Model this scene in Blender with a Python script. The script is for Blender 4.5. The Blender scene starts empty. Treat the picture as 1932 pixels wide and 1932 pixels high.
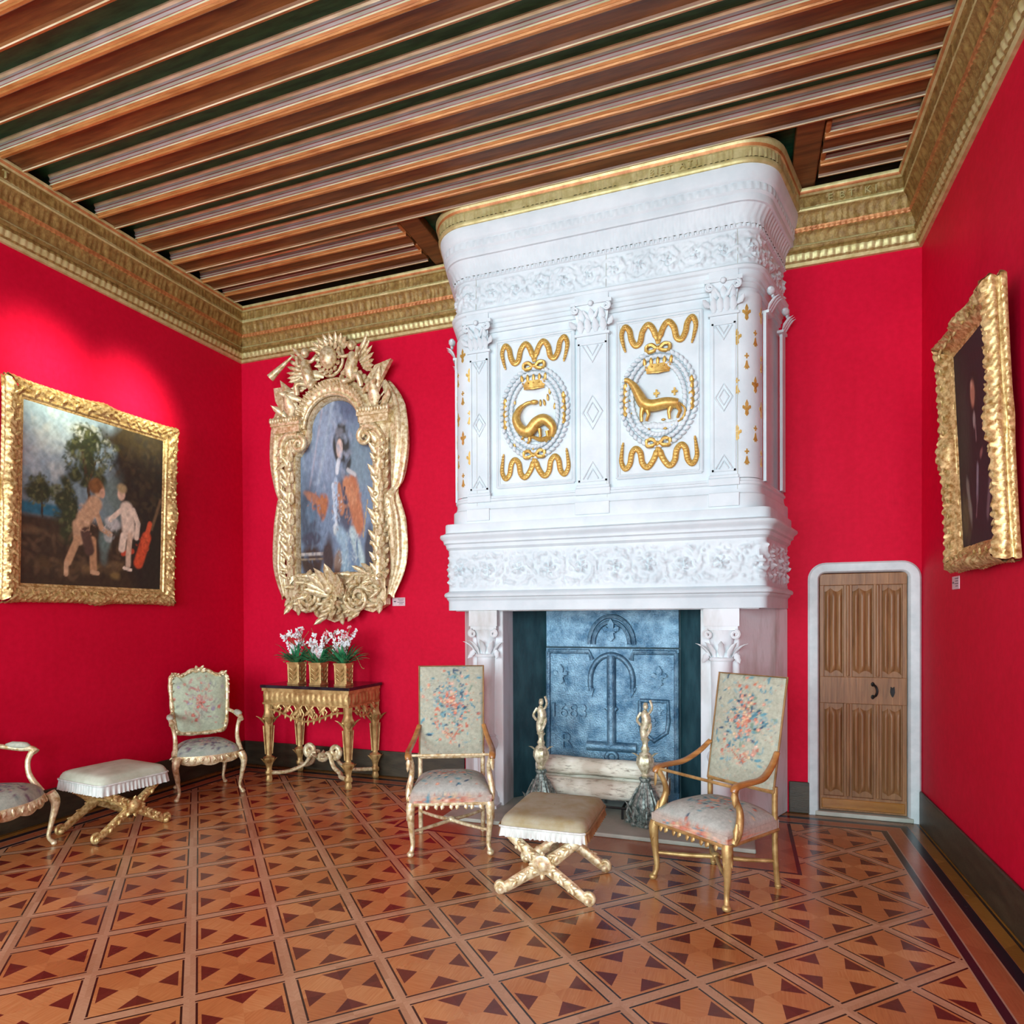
import bpy, bmesh, math, random
import numpy as np
from mathutils import Matrix, Vector, noise
PI = math.pi
C = bpy.context.scene.collection
S = bpy.context.scene

# ------------------------------------------------------------------ camera
cd = bpy.data.cameras.new('camera'); cam = bpy.data.objects.new('camera', cd); C.objects.link(cam); S.camera = cam
yaw, pitch, roll = -0.3511755, -0.0089373, -0.0048920
fw = Vector((math.sin(yaw)*math.cos(pitch), math.cos(yaw)*math.cos(pitch), math.sin(pitch)))
r0 = Vector((math.cos(yaw), -math.sin(yaw), 0)); u0 = r0.cross(fw)
rt = r0*math.cos(roll)+u0*math.sin(roll); up = -r0*math.sin(roll)+u0*math.cos(roll)
m = Matrix((rt, up, -fw)).transposed().to_4x4(); m.translation = (0, 0, 1.6); cam.matrix_world = m
cd.sensor_width = 36; cd.lens = 22.9802
cd.shift_x = (966-947.34)/1932; cd.shift_y = (1176.36-966)/1932
cd.clip_start = .05

# ------------------------------------------------------------------ world, lights, exposure
S.view_settings.view_transform = 'Standard'; S.view_settings.look = 'None'
S.view_settings.gamma = 1; S.view_settings.use_curve_mapping = False
S.view_settings.exposure = 0.0
W = bpy.data.worlds.new('sky'); S.world = W; W.use_nodes = True
W.node_tree.nodes['Background'].inputs[0].default_value = (.75, .87, 1, 1)
W.node_tree.nodes['Background'].inputs[1].default_value = 1.0
XL, XR, YB, YF = -5.183, 1.298, 5.819, -4.6
CF, CT = 4.42, 5.03          # cornice foot, ceiling panels

def area(name, loc, aim, sx, sy, power, col):
    l = bpy.data.lights.new(name, 'AREA'); l.shape = 'RECTANGLE'; l.size = sx; l.size_y = sy; l.energy = power; l.color = col
    o = bpy.data.objects.new(name, l); C.objects.link(o); o.location = loc
    o.rotation_euler = (Vector(aim)-Vector(loc)).to_track_quat('-Z', 'Y').to_euler(); return o
# daylight through the two windows behind the camera, and one window far back in the left wall
area('window_light', (-3.3, YF+.12, 2.3), (-2.8, 5, 2.9), 1.9, 3.2, 330, (.74, .95, 1))
area('window_light', (-.5, YF+.12, 2.3), (-1.2, 5, 2.9), 1.9, 3.2, 290, (.74, .95, 1))
area('window_light', (XL+.1, -2.6, 2.3), (.5, 2.6, 2.6), 1.8, 3.0, 300, (.76, .94, 1))
area('window_light', (XR-.1, -2.4, 2.3), (-4.8, 3.0, 2.0), 1.8, 3.0, 290, (.76, .94, 1))  # added fill, no window in the right wall; brightens the left wall
def spot(loc, aim, power, deg, blend, col=(.98, .97, .92), r=.03):
    l = bpy.data.lights.new('picture_or_fill_spot', 'SPOT'); l.energy = power; l.spot_size = math.radians(deg); l.spot_blend = blend
    l.color = col; l.shadow_soft_size = r
    o = bpy.data.objects.new('picture_or_fill_spot', l); C.objects.link(o); o.location = loc
    o.rotation_euler = (Vector(aim)-Vector(loc)).to_track_quat('-Z', 'Y').to_euler()
spot((-3.0, 2.6, 4.7), (XL, 3.70, 3.50), 1250, 21, 1, (1, 1, .75), r=.22)
spot((-3.0, 3.6, 4.7), (XL, 4.48, 3.50), 1350, 19, 1, (1, 1, .75), r=.22)
spot((-.9, 2.2, 4.75), (XR, 5.25, 3.75), 90, 18, 1)
spot((-2.6, 1.8, 4.75), (-3.9, YB, 3.0), 130, 26, 1)
spot((-3.6, 1.6, 4.75), (-1.1, 5.0, 3.2), 150, 40, 1, (.85, .95, 1))  # added fill raking the chimney reliefs, not a picture lamp

# ------------------------------------------------------------------ node helpers
def rgb(c): return (c[0], c[1], c[2], 1)
class NT:
    def __init__(s, name):
        s.m = bpy.data.materials.new(name); s.m.use_nodes = True; s.t = s.m.node_tree; s.t.nodes.clear()
        s.out = s.t.nodes.new('ShaderNodeOutputMaterial'); s.b = s.t.nodes.new('ShaderNodeBsdfPrincipled')
        s.t.links.new(s.b.outputs[0], s.out.inputs[0])
    def n(s, typ, **k):
        o = s.t.nodes.new('ShaderNode'+typ)
        for a, b in k.items(): setattr(o, a, b)
        return o
    def set(s, sock, v):
        if hasattr(v, 'is_output') or isinstance(v, bpy.types.NodeSocket): s.t.links.new(v, sock)
        else: sock.default_value = v
    def m2(s, op, a, b=0.0, c=0.0):
        o = s.n('Math', operation=op); s.set(o.inputs[0], a); s.set(o.inputs[1], b)
        if op in ('SMOOTH_MIN', 'MULTIPLY_ADD', 'COMPARE'): s.set(o.inputs[2], c)
        return o.outputs[0]
    def mix(s, f, a, b, bt='MIX'):
        o = s.n('Mix', data_type='RGBA', blend_type=bt); s.set(o.inputs[0], f)
        s.set(o.inputs[6], rgb(a) if isinstance(a, tuple) else a); s.set(o.inputs[7], rgb(b) if isinstance(b, tuple) else b)
        return o.outputs[2]
    def co(s, kind='Object', scale=(1, 1, 1), rot=(0, 0, 0)):
        o = s.n('TexCoord'); mp = s.n('Mapping'); s.t.links.new(o.outputs[kind], mp.inputs[0])
        mp.inputs['Scale'].default_value = scale; mp.inputs['Rotation'].default_value = rot; return mp.outputs[0]
    def noise(s, vec, sc, det=4, rough=.6, dist=0.):
        o = s.n('TexNoise'); s.t.links.new(vec, o.inputs['Vector']); o.inputs['Scale'].default_value = sc
        o.inputs['Detail'].default_value = det; o.inputs['Roughness'].default_value = rough; o.inputs['Distortion'].default_value = dist
        return o.outputs[0]
    def vor(s, vec, sc, feat='F1'):
        o = s.n('TexVoronoi', feature=feat); s.t.links.new(vec, o.inputs['Vector']); o.inputs['Scale'].default_value = sc
        return o
    def ramp(s, f, stops):
        o = s.n('ValToRGB'); s.t.links.new(f, o.inputs[0]); e = o.color_ramp.elements
        while len(e) < len(stops): e.new(.5)
        for i, (p, c) in enumerate(stops): e[i].position = p; e[i].color = rgb(c)
        return o.outputs[0]
    def bump(s, h, st=.3, d=.01):
        o = s.n('Bump'); s.t.links.new(h, o.inputs['Height']); o.inputs['Strength'].default_value = st; o.inputs['Distance'].default_value = d
        s.t.links.new(o.outputs[0], s.b.inputs['Normal'])
    def fin(s, col, rough=.5, metal=0., spec=None, coat=0.):
        s.set(s.b.inputs['Base Color'], rgb(col) if isinstance(col, tuple) else col)
        s.set(s.b.inputs['Roughness'], rough); s.set(s.b.inputs['Metallic'], metal)
        if spec is not None: s.b.inputs['Specular IOR Level'].default_value = spec
        if coat: s.b.inputs['Coat Weight'].default_value = coat; s.b.inputs['Coat Roughness'].default_value = .12
        return s.m

def simple(name, a, b, sc=6, rough=.5, metal=0., bst=.25, bsc=30, bd=.004, spec=None, coat=0., stops=(.35, .65), scale=(1, 1, 1)):
    t = NT(name); v = t.co(scale=scale)
    c = t.ramp(t.noise(v, sc), [(stops[0], a), (stops[1], b)])
    if bst: t.bump(t.noise(v, bsc, 3), bst, bd)
    return t.fin(c, rough, metal, spec, coat)

M = {}
t = NT('red_damask'); v = t.co()
w1 = t.noise(v, 1.3, 3); w2 = t.noise(v, 22, 3); w3 = t.noise(t.co(scale=(60, 60, 5)), 3, 2)
c = t.ramp(t.m2('ADD', t.m2('MULTIPLY', w1, .4), t.m2('MULTIPLY', w2, .6)), [(.35, (.56, .0015, .026)), (.65, (.66, .003, .036))])
t.bump(t.m2('ADD', w3, w2), .25, .002)
M['wall'] = t.fin(c, .6, 0, .12)
M['skirt'] = simple('dark_skirting', (.030, .022, .012), (.060, .045, .025), 5, .45, scale=(1, 1, 4))
M['plaster'] = simple('plaster', (.6, .58, .55), (.68, .66, .62), 3, .8)
M['stone'] = simple('white_stone', (.58, .68, .72), (.68, .775, .81), 3.5, .6, bsc=60, bst=.25, bd=.003)
M['stone_old'] = simple('weathered_white_stone', (.50, .52, .50), (.76, .82, .85), 2.2, .6, bsc=25, bst=.35, bd=.004, stops=(.3, .55), scale=(2, 2, .7))
M['hearth'] = simple('hearth_stone', (.36, .38, .32), (.50, .51, .44), 4, .5)
M['doorstone'] = simple('grey_stone', (.56, .64, .65), (.70, .77, .78), 7, .6, bsc=40)
M['gilt'] = simple('bright_gilt', (.36, .20, .05), (.86, .68, .32), 38, .4, .45, bsc=70, bst=.35, bd=.003)
M['giltpale'] = simple('pale_gilt', (.50, .34, .14), (.92, .84, .58), 30, .40, .35, bsc=80, bst=.35, bd=.003)
M['giltbrown'] = simple('old_gilt', (.34, .19, .06), (.62, .44, .18), 12, .42, .45, bsc=60, bst=.4, bd=.003)
M['giltmotif'] = simple('gilt_paint', (.50, .30, .06), (.70, .48, .14), 40, .4, .45, bst=.2)
M['cornice'] = simple('cornice_gilt', (.20, .11, .025), (.36, .24, .07), 22, .5, .25, bsc=70, bst=.6, bd=.006)
M['cornice_red'] = simple('cornice_copper', (.36, .12, .035), (.55, .24, .08), 14, .42, .35, bsc=60)
M['cornice_light'] = simple('cornice_light_gilt', (.44, .38, .15), (.62, .56, .28), 14, .42, .35, bsc=60)
M['b_brown'] = simple('beam_brown', (.09, .032, .009), (.20, .075, .020), 4, .45, scale=(.6, 6, 6))
M['b_orange'] = simple('beam_copper', (.32, .10, .022), (.52, .23, .07), 5, .38, .25, scale=(.8, 5, 5))
M['b_cream'] = simple('beam_cream_gilt', (.56, .56, .32), (.85, .82, .56), 6, .3, .2, scale=(.8, 5, 5))
M['b_grey'] = simple('beam_grey', (.30, .32, .24), (.42, .38, .38), 6, .45, scale=(.8, 5, 5))
M['b_red'] = simple('beam_red', (.22, .045, .035), (.34, .10, .08), 6, .45, scale=(.8, 5, 5))
M['b_green'] = simple('ceiling_green', (.010, .075, .040), (.030, .15, .07), 6, .45, scale=(.8, 5, 5))
M['black'] = simple('black_marble', (.006, .006, .010), (.025, .025, .035), 8, .12, 0, 0)
M['iron'] = simple('blue_lit_iron', (.045, .13, .22), (.22, .38, .50), 9, .34, .45, bsc=80, bst=.8, bd=.008)  # blue light on the fireback is put into the iron's colour
M['firewall'] = simple('teal_slate', (.012, .050, .065), (.030, .095, .115), 5, .55, bsc=30, bst=.5, scale=(2, 2, .8))
M['pewter'] = simple('pewter', (.06, .10, .095), (.42, .50, .46), 45, .42, .45, bsc=80, bst=.7)
M['brass'] = simple('old_brass', (.40, .36, .20), (.86, .82, .62), 40, .45, .4, bsc=60)
M['ironblk'] = simple('black_iron', (.01, .01, .01), (.03, .03, .03), 9, .5, .6)
M['honey'] = simple('honey_wood', (.30, .12, .03), (.50, .24, .07), 6, .32, 0, bst=.1, scale=(1, 1, 8), coat=.3)
M['oak'] = None
t = NT('oak'); v = t.co(scale=(9, 9, .9)); a = t.noise(v, 2.2, 6, .65, 1.2); b = t.noise(t.co(scale=(90, 90, 3)), 1, 2)
c = t.mix(.35, t.ramp(a, [(.3, (.13, .052, .018)), (.55, (.28, .125, .045)), (.75, (.38, .19, .078))]), t.ramp(b, [(.3, (.18, .08, .03)), (.7, (.42, .22, .1))]))
t.bump(t.m2('ADD', a, b), .2, .003); M['oak'] = t.fin(c, .45)
M['gold_oak'] = simple('varnished_oak', (.26, .10, .015), (.40, .17, .03), 3, .3, scale=(1, 1, 6))
t = NT('birch_bark'); v = t.co(); a = t.noise(t.co(scale=(3, 14, 14)), 2, 5, .7); b = t.noise(v, 3.2, 3)
c = t.mix(t.ramp(b, [(.5, (0, 0, 0)), (.66, (.6, .6, .6))]), t.ramp(a, [(.34, (.16, .11, .08)), (.48, (.80, .79, .66)), (.8, (.92, .92, .84))]), (.42, .33, .24))
t.bump(a, .6, .01); M['bark'] = t.fin(c, .75)
t = NT('cut_wood'); v = t.co(); a = t.noise(v, 20, 3); M['cut'] = t.fin(t.ramp(a, [(.3, (.16, .09, .05)), (.7, (.34, .22, .13))]), .8)
M['velvet'] = simple('worn_olive_velvet', (.33, .27, .13), (.41, .39, .28), 7, .8, bsc=120, bst=.5, bd=.002)
M['velvet_and_shade'] = simple('brown_velvet_and_fringe_shade', (.22, .12, .04), (.36, .21, .09), 12, .8, bsc=90)  # chair back borders, and painted shade on the olive stool's fringe
M['silk'] = simple('pale_green_silk', (.42, .45, .34), (.58, .62, .50), 6, .7, bsc=120, bst=.4, bd=.002)
M['fringe'] = simple('pale_fringe', (.52, .56, .52), (.74, .78, .74), 30, .8, bsc=200, scale=(1, 1, .3))
M['leafgreen'] = simple('leaf_green', (.01, .12, .05), (.06, .34, .14), 20, .4)
M['petal'] = simple('white_petal', (.70, .76, .80), (.88, .88, .86), 20, .5, bst=0)
M['petalpink'] = simple('pink_petal', (.62, .22, .26), (.80, .50, .48), 20, .5, bst=0)
M['stalk'] = simple('stalk', (.20, .16, .05), (.36, .30, .10), 20, .6, bst=0)
M['card'] = simple('pink_card', (.62, .42, .46), (.72, .55, .58), 20, .5, bst=0)
M['ink'] = simple('ink', (.10, .07, .09), (.14, .1, .12), 20, .5, bst=0)
M['glass'] = None
t = NT('window_glass'); t.b.inputs['Transmission Weight'].default_value = 1; M['glass'] = t.fin((.9, .95, 1), .02)
def attr_mat(name, rough=.6, nz=.25, coat=0., weave=0.):
    t = NT(name); a = t.n('Attribute', attribute_name='paint', attribute_type='GEOMETRY'); v = t.co()
    k = t.ramp(t.noise(v, 45, 4, .7), [(.25, (1-nz, 1-nz, 1-nz)), (.75, (1+nz, 1+nz, 1+nz))])
    c = t.mix(1.0, a.outputs['Color'], k, 'MULTIPLY')
    t.bump(t.noise(v, 160 if weave else 70, 3), .5 if weave else .25, .002); return t.fin(c, rough, 0, None, coat)
M['canvas'] = attr_mat('oil_paint', .6, .12, 0)
M['tapestry'] = attr_mat('floral_tapestry', .85, .22, 0, 1)

# ---- parquet
t = NT('parquet'); tc = t.n('TexCoord'); sx = t.n('SeparateXYZ'); t.t.links.new(tc.outputs['Object'], sx.inputs[0])
X, Y = sx.outputs[0], sx.outputs[1]; q = 2**-.5
u = t.m2('DIVIDE', t.m2('ADD', t.m2('MULTIPLY', t.m2('SUBTRACT', X, Y), q), 3.04), .4065)
w = t.m2('DIVIDE', t.m2('ADD', t.m2('MULTIPLY', t.m2('ADD', X, Y), q), -1.16), .4033)
def cen(a): return t.m2('SUBTRACT', t.m2('FRACT', t.m2('ADD', a, .5)), .5)     # 0 on a strip's middle
cu, cw = cen(u), cen(w); au, aw = t.m2('ABSOLUTE', cu), t.m2('ABSOLUTE', cw)
def band(a, lo, hi): return t.m2('MULTIPLY', t.m2('GREATER_THAN', a, lo), t.m2('LESS_THAN', a, hi))
bu, bw = band(au, 0, .078), band(aw, 0, .078)
lu, lw = band(au, .060, .082), band(aw, .060, .082)
# the dark lines stop short at each crossing, one family before the other
lu2 = t.m2('MULTIPLY', lu, t.m2('GREATER_THAN', aw, .055)); lw2 = t.m2('MULTIPLY', lw, t.m2('GREATER_THAN', au, .10))
line = t.m2('MAXIMUM', lu2, lw2)
# triangles: tile centred coordinates
du = t.m2('SUBTRACT', .5, au); dw = t.m2('SUBTRACT', .5, aw)    # distance from tile middle
def tri(a, b): return t.m2('MULTIPLY', band(a, .185, .385), t.m2('LESS_THAN', b, t.m2('MULTIPLY', t.m2('SUBTRACT', a, .185), .84)))
tr = t.m2('MAXIMUM', tri(du, dw), tri(dw, du))
# wood tone
g1 = t.noise(t.co(scale=(1, 1, 1), rot=(0, 0, .785)), 2.2, 3); 
gr1 = t.noise(t.co(scale=(60, 4, 1)), 2, 3); gr2 = t.noise(t.co(scale=(4, 60, 1)), 2, 3)
sgn = t.m2('GREATER_THAN', t.m2('MULTIPLY', cen(t.m2('ADD', u, .5)), cen(t.m2('ADD', w, .5))), 0)
gm = t.m2('ADD', t.m2('MULTIPLY', gr1, sgn), t.m2('MULTIPLY', gr2, t.m2('SUBTRACT', 1, sgn)))
wn = t.n('TexWhiteNoise', noise_dimensions='2D'); cmb = t.n('CombineXYZ')
t.set(cmb.inputs[0], t.m2('FLOOR', u)); t.set(cmb.inputs[1], t.m2('ADD', t.m2('FLOOR', w), t.m2('MULTIPLY', sgn, 37)))
t.t.links.new(cmb.outputs[0], wn.inputs[0])
tone = t.m2('ADD', t.m2('ADD', t.m2('MULTIPLY', g1, .35), t.m2('MULTIPLY', gm, .4)), t.m2('MULTIPLY', wn.outputs[0], .25))
light = t.ramp(tone, [(.28, (.36, .12, .035)), (.5, (.49, .19, .062)), (.72, (.62, .31, .12))])
dark = t.ramp(tone, [(.3, (.085, .012, .008)), (.7, (.15, .026, .016))])
strip = t.ramp(tone, [(.3, (.38, .19, .095)), (.7, (.56, .34, .20))])
col = t.mix(tr, light, dark); col = t.mix(t.m2('MAXIMUM', bu, bw), col, strip); col = t.mix(line, col, (.022, .008, .006))
# plain board and ebony border along the walls
ex = t.m2('MINIMUM', t.m2('SUBTRACT', XR, X), t.m2('SUBTRACT', X, XL)); ey = t.m2('SUBTRACT', YB, Y); ed = t.m2('MINIMUM', ex, ey)
def inb(cx0, x1, y0): return t.m2('MULTIPLY', t.m2('LESS_THAN', t.m2('ABSOLUTE', t.m2('SUBTRACT', X, cx0)), x1), t.m2('GREATER_THAN', Y, y0))
red = t.ramp(tone, [(.3, (.27, .075, .030)), (.7, (.42, .14, .055))]); gold = t.ramp(tone, [(.3, (.20, .075, .010)), (.7, (.33, .14, .022))])
col = t.mix(t.m2('LESS_THAN', ed, .33), col, red)
inh = inb(-1.08, 1.42, 4.42); col = t.mix(inh, col, red)
hd = t.m2('MULTIPLY', inb(-1.08, 1.43, 4.41), t.m2('SUBTRACT', 1, inb(-1.08, 1.405, 4.435)))
col = t.mix(t.m2('MULTIPLY', hd, t.m2('GREATER_THAN', ed, .33)), col, (.03, .012, .01))
col = t.mix(t.m2('LESS_THAN', ed, .115), col, gold)
for a, b, cc in ((.327, .335, (.45, .28, .17)), (.287, .327, (.020, .014, .020)), (.279, .287, (.40, .26, .18)), (.176, .184, (.40, .2, .12)), (.118, .176, (.010, .006, .014)), (.03, .045, (.03, .014, .008))):
    col = t.mix(band(ed, a, b), col, cc)
t.bump(t.m2('ADD', t.m2('MULTIPLY', gm, .5), t.m2('MULTIPLY', line, -1)), .12, .001)
rg = t.m2('ADD', .13, t.m2('MULTIPLY', t.noise(t.co(), 3, 4), .22))
M['parquet'] = t.fin(col, rg, 0, .5)

# ------------------------------------------------------------------ mesh builder
class MB:
    def __init__(s): s.v = []; s.f = []; s.mi = []; s.cur = 0; s.M = Matrix.Identity(4)
    def add(s, vs, fs):
        o = len(s.v); s.v += [tuple(s.M @ Vector(p)) for p in vs]
        s.f += [tuple(o+i for i in f) for f in fs]; s.mi += [s.cur]*len(fs); return s
    def box(s, x0, x1, y0, y1, z0, z1, tp=0):
        v = [(x0, y0, z0), (x1, y0, z0), (x1, y1, z0), (x0, y1, z0), (x0+tp, y0+tp, z1), (x1-tp, y0+tp, z1), (x1-tp, y1-tp, z1), (x0+tp, y1-tp, z1)]
        return s.add(v, [(3, 2, 1, 0), (4, 5, 6, 7), (0, 1, 5, 4), (1, 2, 6, 5), (2, 3, 7, 6), (3, 0, 4, 7)])
    def grid(s, fn, nu, nv, cu=False, cv=False, cap=False):
        vs = [fn(i/(nu if cu else nu-1), j/(nv if cv else nv-1)) for i in range(nu) for j in range(nv)]; fs = []
        for i in range(nu if cu else nu-1):
            for j in range(nv if cv else nv-1):
                a, b = i*nv+j, ((i+1) % nu)*nv+j; c, d = ((i+1) % nu)*nv+(j+1) % nv, i*nv+(j+1) % nv; fs.append((a, b, c, d))
        if cap and cv: fs.append(tuple(range(nv-1, -1, -1))); fs.append(tuple((nu-1)*nv+j for j in range(nv)))
        return s.add(vs, fs)
    def tube(s, pts, r, seg=8, fl=1., upv=None, closed=False):
        P = [Vector(p) for p in pts]; n = len(P); R = r if callable(r) else ((lambda k: float(np.interp(k*(len(r)-1), range(len(r)), r))) if isinstance(r, (list, tuple)) else (lambda k: r))
        T = []
        for i in range(n):
            a = P[(i-1) % n] if closed else P[max(i-1, 0)]; b = P[(i+1) % n] if closed else P[min(i+1, n-1)]; d = b-a
            T.append(d.normalized() if d.length > 1e-9 else Vector((0, 0, 1)))
        U = Vector(upv) if upv else (Vector((0, 0, 1)) if abs(T[0].z) < .9 else Vector((1, 0, 0)))
        vs = []
        for i in range(n):
            if upv: U = Vector(upv)
            a = T[i].cross(U)
            if a.length < 1e-6: a = T[i].orthogonal()
            a.normalize(); b = a.cross(T[i]).normalized(); U = b if not upv else U
            k = R(i/(n-1) if n > 1 else 0)
            for j in range(seg):
                q2 = 2*PI*j/seg; vs.append(P[i]+a*math.cos(q2)*k+b*math.sin(q2)*k*fl)
        fs = []
        for i in range(n if closed else n-1):
            for j in range(seg):
                i2 = (i+1) % n; fs.append((i*seg+j, i*seg+(j+1) % seg, i2*seg+(j+1) % seg, i2*seg+j))
        if not closed: fs += [tuple(range(seg-1, -1, -1)), tuple((n-1)*seg+j for j in range(seg))]
        return s.add(vs, fs)
    def lathe(s, prof, c=(0, 0, 0), seg=20, sq=0, rip=0, nr=0):
        def fn(u, v):
            r, z = prof[int(round(u*(len(prof)-1)))]; a = 2*PI*v
            if sq: k = 1/max(abs(math.cos(a+PI/4)), abs(math.sin(a+PI/4)))*.8; r *= 1+(k-1)*sq
            if rip: r *= 1+rip*math.cos(nr*a)
            return (c[0]+r*math.cos(a), c[1]+r*math.sin(a), c[2]+z)
        return s.grid(fn, len(prof), seg, cv=True, cap=True)
    def sph(s, c, r, n=10):
        r = (r, r, r) if not isinstance(r, (tuple, list)) else r
        return s.grid(lambda u, v: (c[0]+r[0]*math.sin(PI*(.02+.96*u))*math.cos(2*PI*v), c[1]+r[1]*math.sin(PI*(.02+.96*u))*math.sin(2*PI*v), c[2]+r[2]*math.cos(PI*(.02+.96*u))), max(5, n*2//3), n, cv=True, cap=True)
    def leaf(s, p, d, n, L, Wd, T=.012, curl=.3, ns=7):
        # a carved leaf: starts at p, runs along d, bulges and curls out along n
        p, d, n = Vector(p), Vector(d).normalized(), Vector(n).normalized(); n = (n-d*n.dot(d)).normalized(); sd = d.cross(n)
        def fn(u, v):
            w2 = Wd*(math.sin(PI*min(1, (u*.93+.07))**.8))*(1-.25*abs(math.sin(u*PI*3)))*.5
            a = 2*PI*v; base = p+d*(L*math.sin(u*(1.2 if curl else 1))/(math.sin(1.2) if curl else 1))+n*(curl*L*u*u)
            ht = T*math.sin(PI*(.05+.9*u)); return base+sd*math.cos(a)*w2+n*(max(math.sin(a), -.4)*ht*(1-.45*abs(math.cos(a*1.0))**.3*(1 if abs(math.sin(a)) > .95 else 0)))
        return s.grid(fn, ns, 8, cv=True, cap=True)
    def prism(s, poly, y0, y1):      # polygon in xz, extruded along y
        n = len(poly); vs = [(x, y0, z) for x, z in poly]+[(x, y1, z) for x, z in poly]
        return s.add(vs, [tuple(range(n)), tuple(range(2*n-1, n-1, -1))]+[(i, n+i, n+(i+1) % n, (i+1) % n) for i in range(n)])
    def text(s, body, size, depth=.006):
        cu = bpy.data.curves.new('t', 'FONT'); cu.body = body; cu.size = size; cu.extrude = depth; cu.align_x = 'CENTER'; cu.resolution_u = 3
        o = bpy.data.objects.new('t', cu); C.objects.link(o); dg = bpy.context.evaluated_depsgraph_get(); me = o.evaluated_get(dg).to_mesh()
        vs = [(v.co.x, -v.co.z, v.co.y) for v in me.vertices]; fs = [tuple(p.vertices) for p in me.polygons]
        s.add(vs, fs); o.evaluated_get(dg).to_mesh_clear(); bpy.data.objects.remove(o); bpy.data.curves.remove(cu); return s
    def build(s, name, mats, parent=None, smooth=40, bevel=0., paint=None, loc=None):
        me = bpy.data.meshes.new(name); me.from_pydata(s.v, [], s.f)
        if not isinstance(mats, (list, tuple)): mats = [mats]
        for mt in mats: me.materials.append(M[mt] if isinstance(mt, str) else mt)
        me.polygons.foreach_set('material_index', s.mi)
        bm = bmesh.new(); bm.from_mesh(me); bmesh.ops.recalc_face_normals(bm, faces=bm.faces); bm.to_mesh(me); bm.free()
        if smooth:
            me.polygons.foreach_set('use_smooth', [True]*len(me.polygons)); me.set_sharp_from_angle(angle=math.radians(smooth))
        if paint:
            co = np.zeros(len(me.vertices)*3); me.vertices.foreach_get('co', co); co = co.reshape(-1, 3)
            colr = np.ones((len(co), 4)); colr[:, :3] = np.clip(paint(co), 0, 1)
            at = me.color_attributes.new('paint', 'FLOAT_COLOR', 'POINT'); at.data.foreach_set('color', colr.ravel())
        o = bpy.data.objects.new(name, me); C.objects.link(o)
        if parent is not None: o.parent = parent
        if loc: o.location = loc
        if bevel: b = o.modifiers.new('bevel', 'BEVEL'); b.width = bevel; b.segments = 2; b.limit_method = 'ANGLE'; b.angle_limit = .6
        return o
def thing(name, label, cat, loc=(0, 0, 0), rz=0, group=None):
    o = bpy.data.objects.new(name, None); C.objects.link(o); o.empty_display_size = .1
    o.location = loc; o.rotation_euler = (0, 0, rz); return tag(o, label, cat, group)
def tag(o, label, cat, group=None):
    o['label'] = label; o['category'] = cat
    if group: o['group'] = group
    return o
def struct(o): o['kind'] = 'structure'; return o
def spiral(cx, cz, r0, r1, a0, a1, n=24):
    return [(cx+(r0+(r1-r0)*i/(n-1))*math.cos(a0+(a1-a0)*i/(n-1)), cz+(r0+(r1-r0)*i/(n-1))*math.sin(a0+(a1-a0)*i/(n-1))) for i in range(n)]
def bez(P, n=14):       # smooth curve through points (Catmull-Rom)
    P = [Vector(p) for p in P]; out = []
    for i in range(len(P)-1):
        a = P[max(i-1, 0)]; b = P[i]; c = P[i+1]; d = P[min(i+2, len(P)-1)]
        for k in range(n if i < len(P)-2 else n+1):
            x = k/n; out.append(.5*((2*b)+(c-a)*x+(2*a-5*b+4*c-d)*x*x+(3*b-a-3*c+d)*x**3))
    return out
def copy_tree(o, parent=None):
    c = o.copy(); C.objects.link(c); c.parent = parent
    for ch in list(o.children): copy_tree(ch, c)
    return c
def nz(a, b, c=0.): return noise.noise((a, b, c))
# ------------------------------------------------------------------ room shell
b = MB(); b.box(XL-.2, XR+.2, YF-.2, YB+.2, -.12, 0); struct(b.build('floor', 'parquet', smooth=0))
b = MB(); b.box(XL-.2, XL, YF-.2, YB+.2, 0, 5.5); struct(b.build('wall_left', 'wall', smooth=0))
DX0, DX1, DZ = .585, 1.212, 1.945      # doorway
b = MB(); b.box(XL, DX0-.03, YB, YB+.2, 0, 5.5); b.box(DX0-.03, DX1+.03, YB, YB+.2, DZ+.03, 5.5); b.box(DX1+.03, XR+.2, YB, YB+.2, 0, 5.5)
b.box(DX0-.1, DX1+.1, YB+.2, YB+.25, 0, DZ+.2); struct(b.build('wall_back', 'wall', smooth=0))
b = MB(); b.box(XR, XR+.2, YF-.2, YB, 0, 5.5); struct(b.build('wall_right', 'wall', smooth=0))
# front wall (behind the camera) with two windows
b = MB(); WZ0, WZ1 = .6, 4.0
for x0, x1, z0, z1 in ((XL, -4.3, 0, 5.5), (-2.3, -1.5, 0, 5.5), (.5, XR, 0, 5.5), (-4.3, -2.3, 0, WZ0), (-4.3, -2.3, WZ1, 5.5), (-1.5, .5, 0, WZ0), (-1.5, .5, WZ1, 5.5)):
    b.box(x0, x1, YF-.2, YF, z0, z1)
struct(b.build('wall_front', 'wall', smooth=0))
for k, x0 in enumerate((-4.3, -1.5)):
    b = MB()
    for a, c2 in ((0, .07), (.965, 1.035), (1.93, 2.0)): b.box(x0+a, x0+c2, YF-.12, YF-.05, WZ0, WZ1)
    for z in (WZ0, 1.6, 2.6, WZ1-.07): b.box(x0, x0+2, YF-.12, YF-.05, z, z+.07)
    w_ = struct(b.build('window_%d' % (k+1), 'plaster', smooth=0))
    b = MB(); b.box(x0, x0+2, YF-.092, YF-.088, WZ0, WZ1); b.build('window_pane', 'glass', w_, smooth=0)

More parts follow.
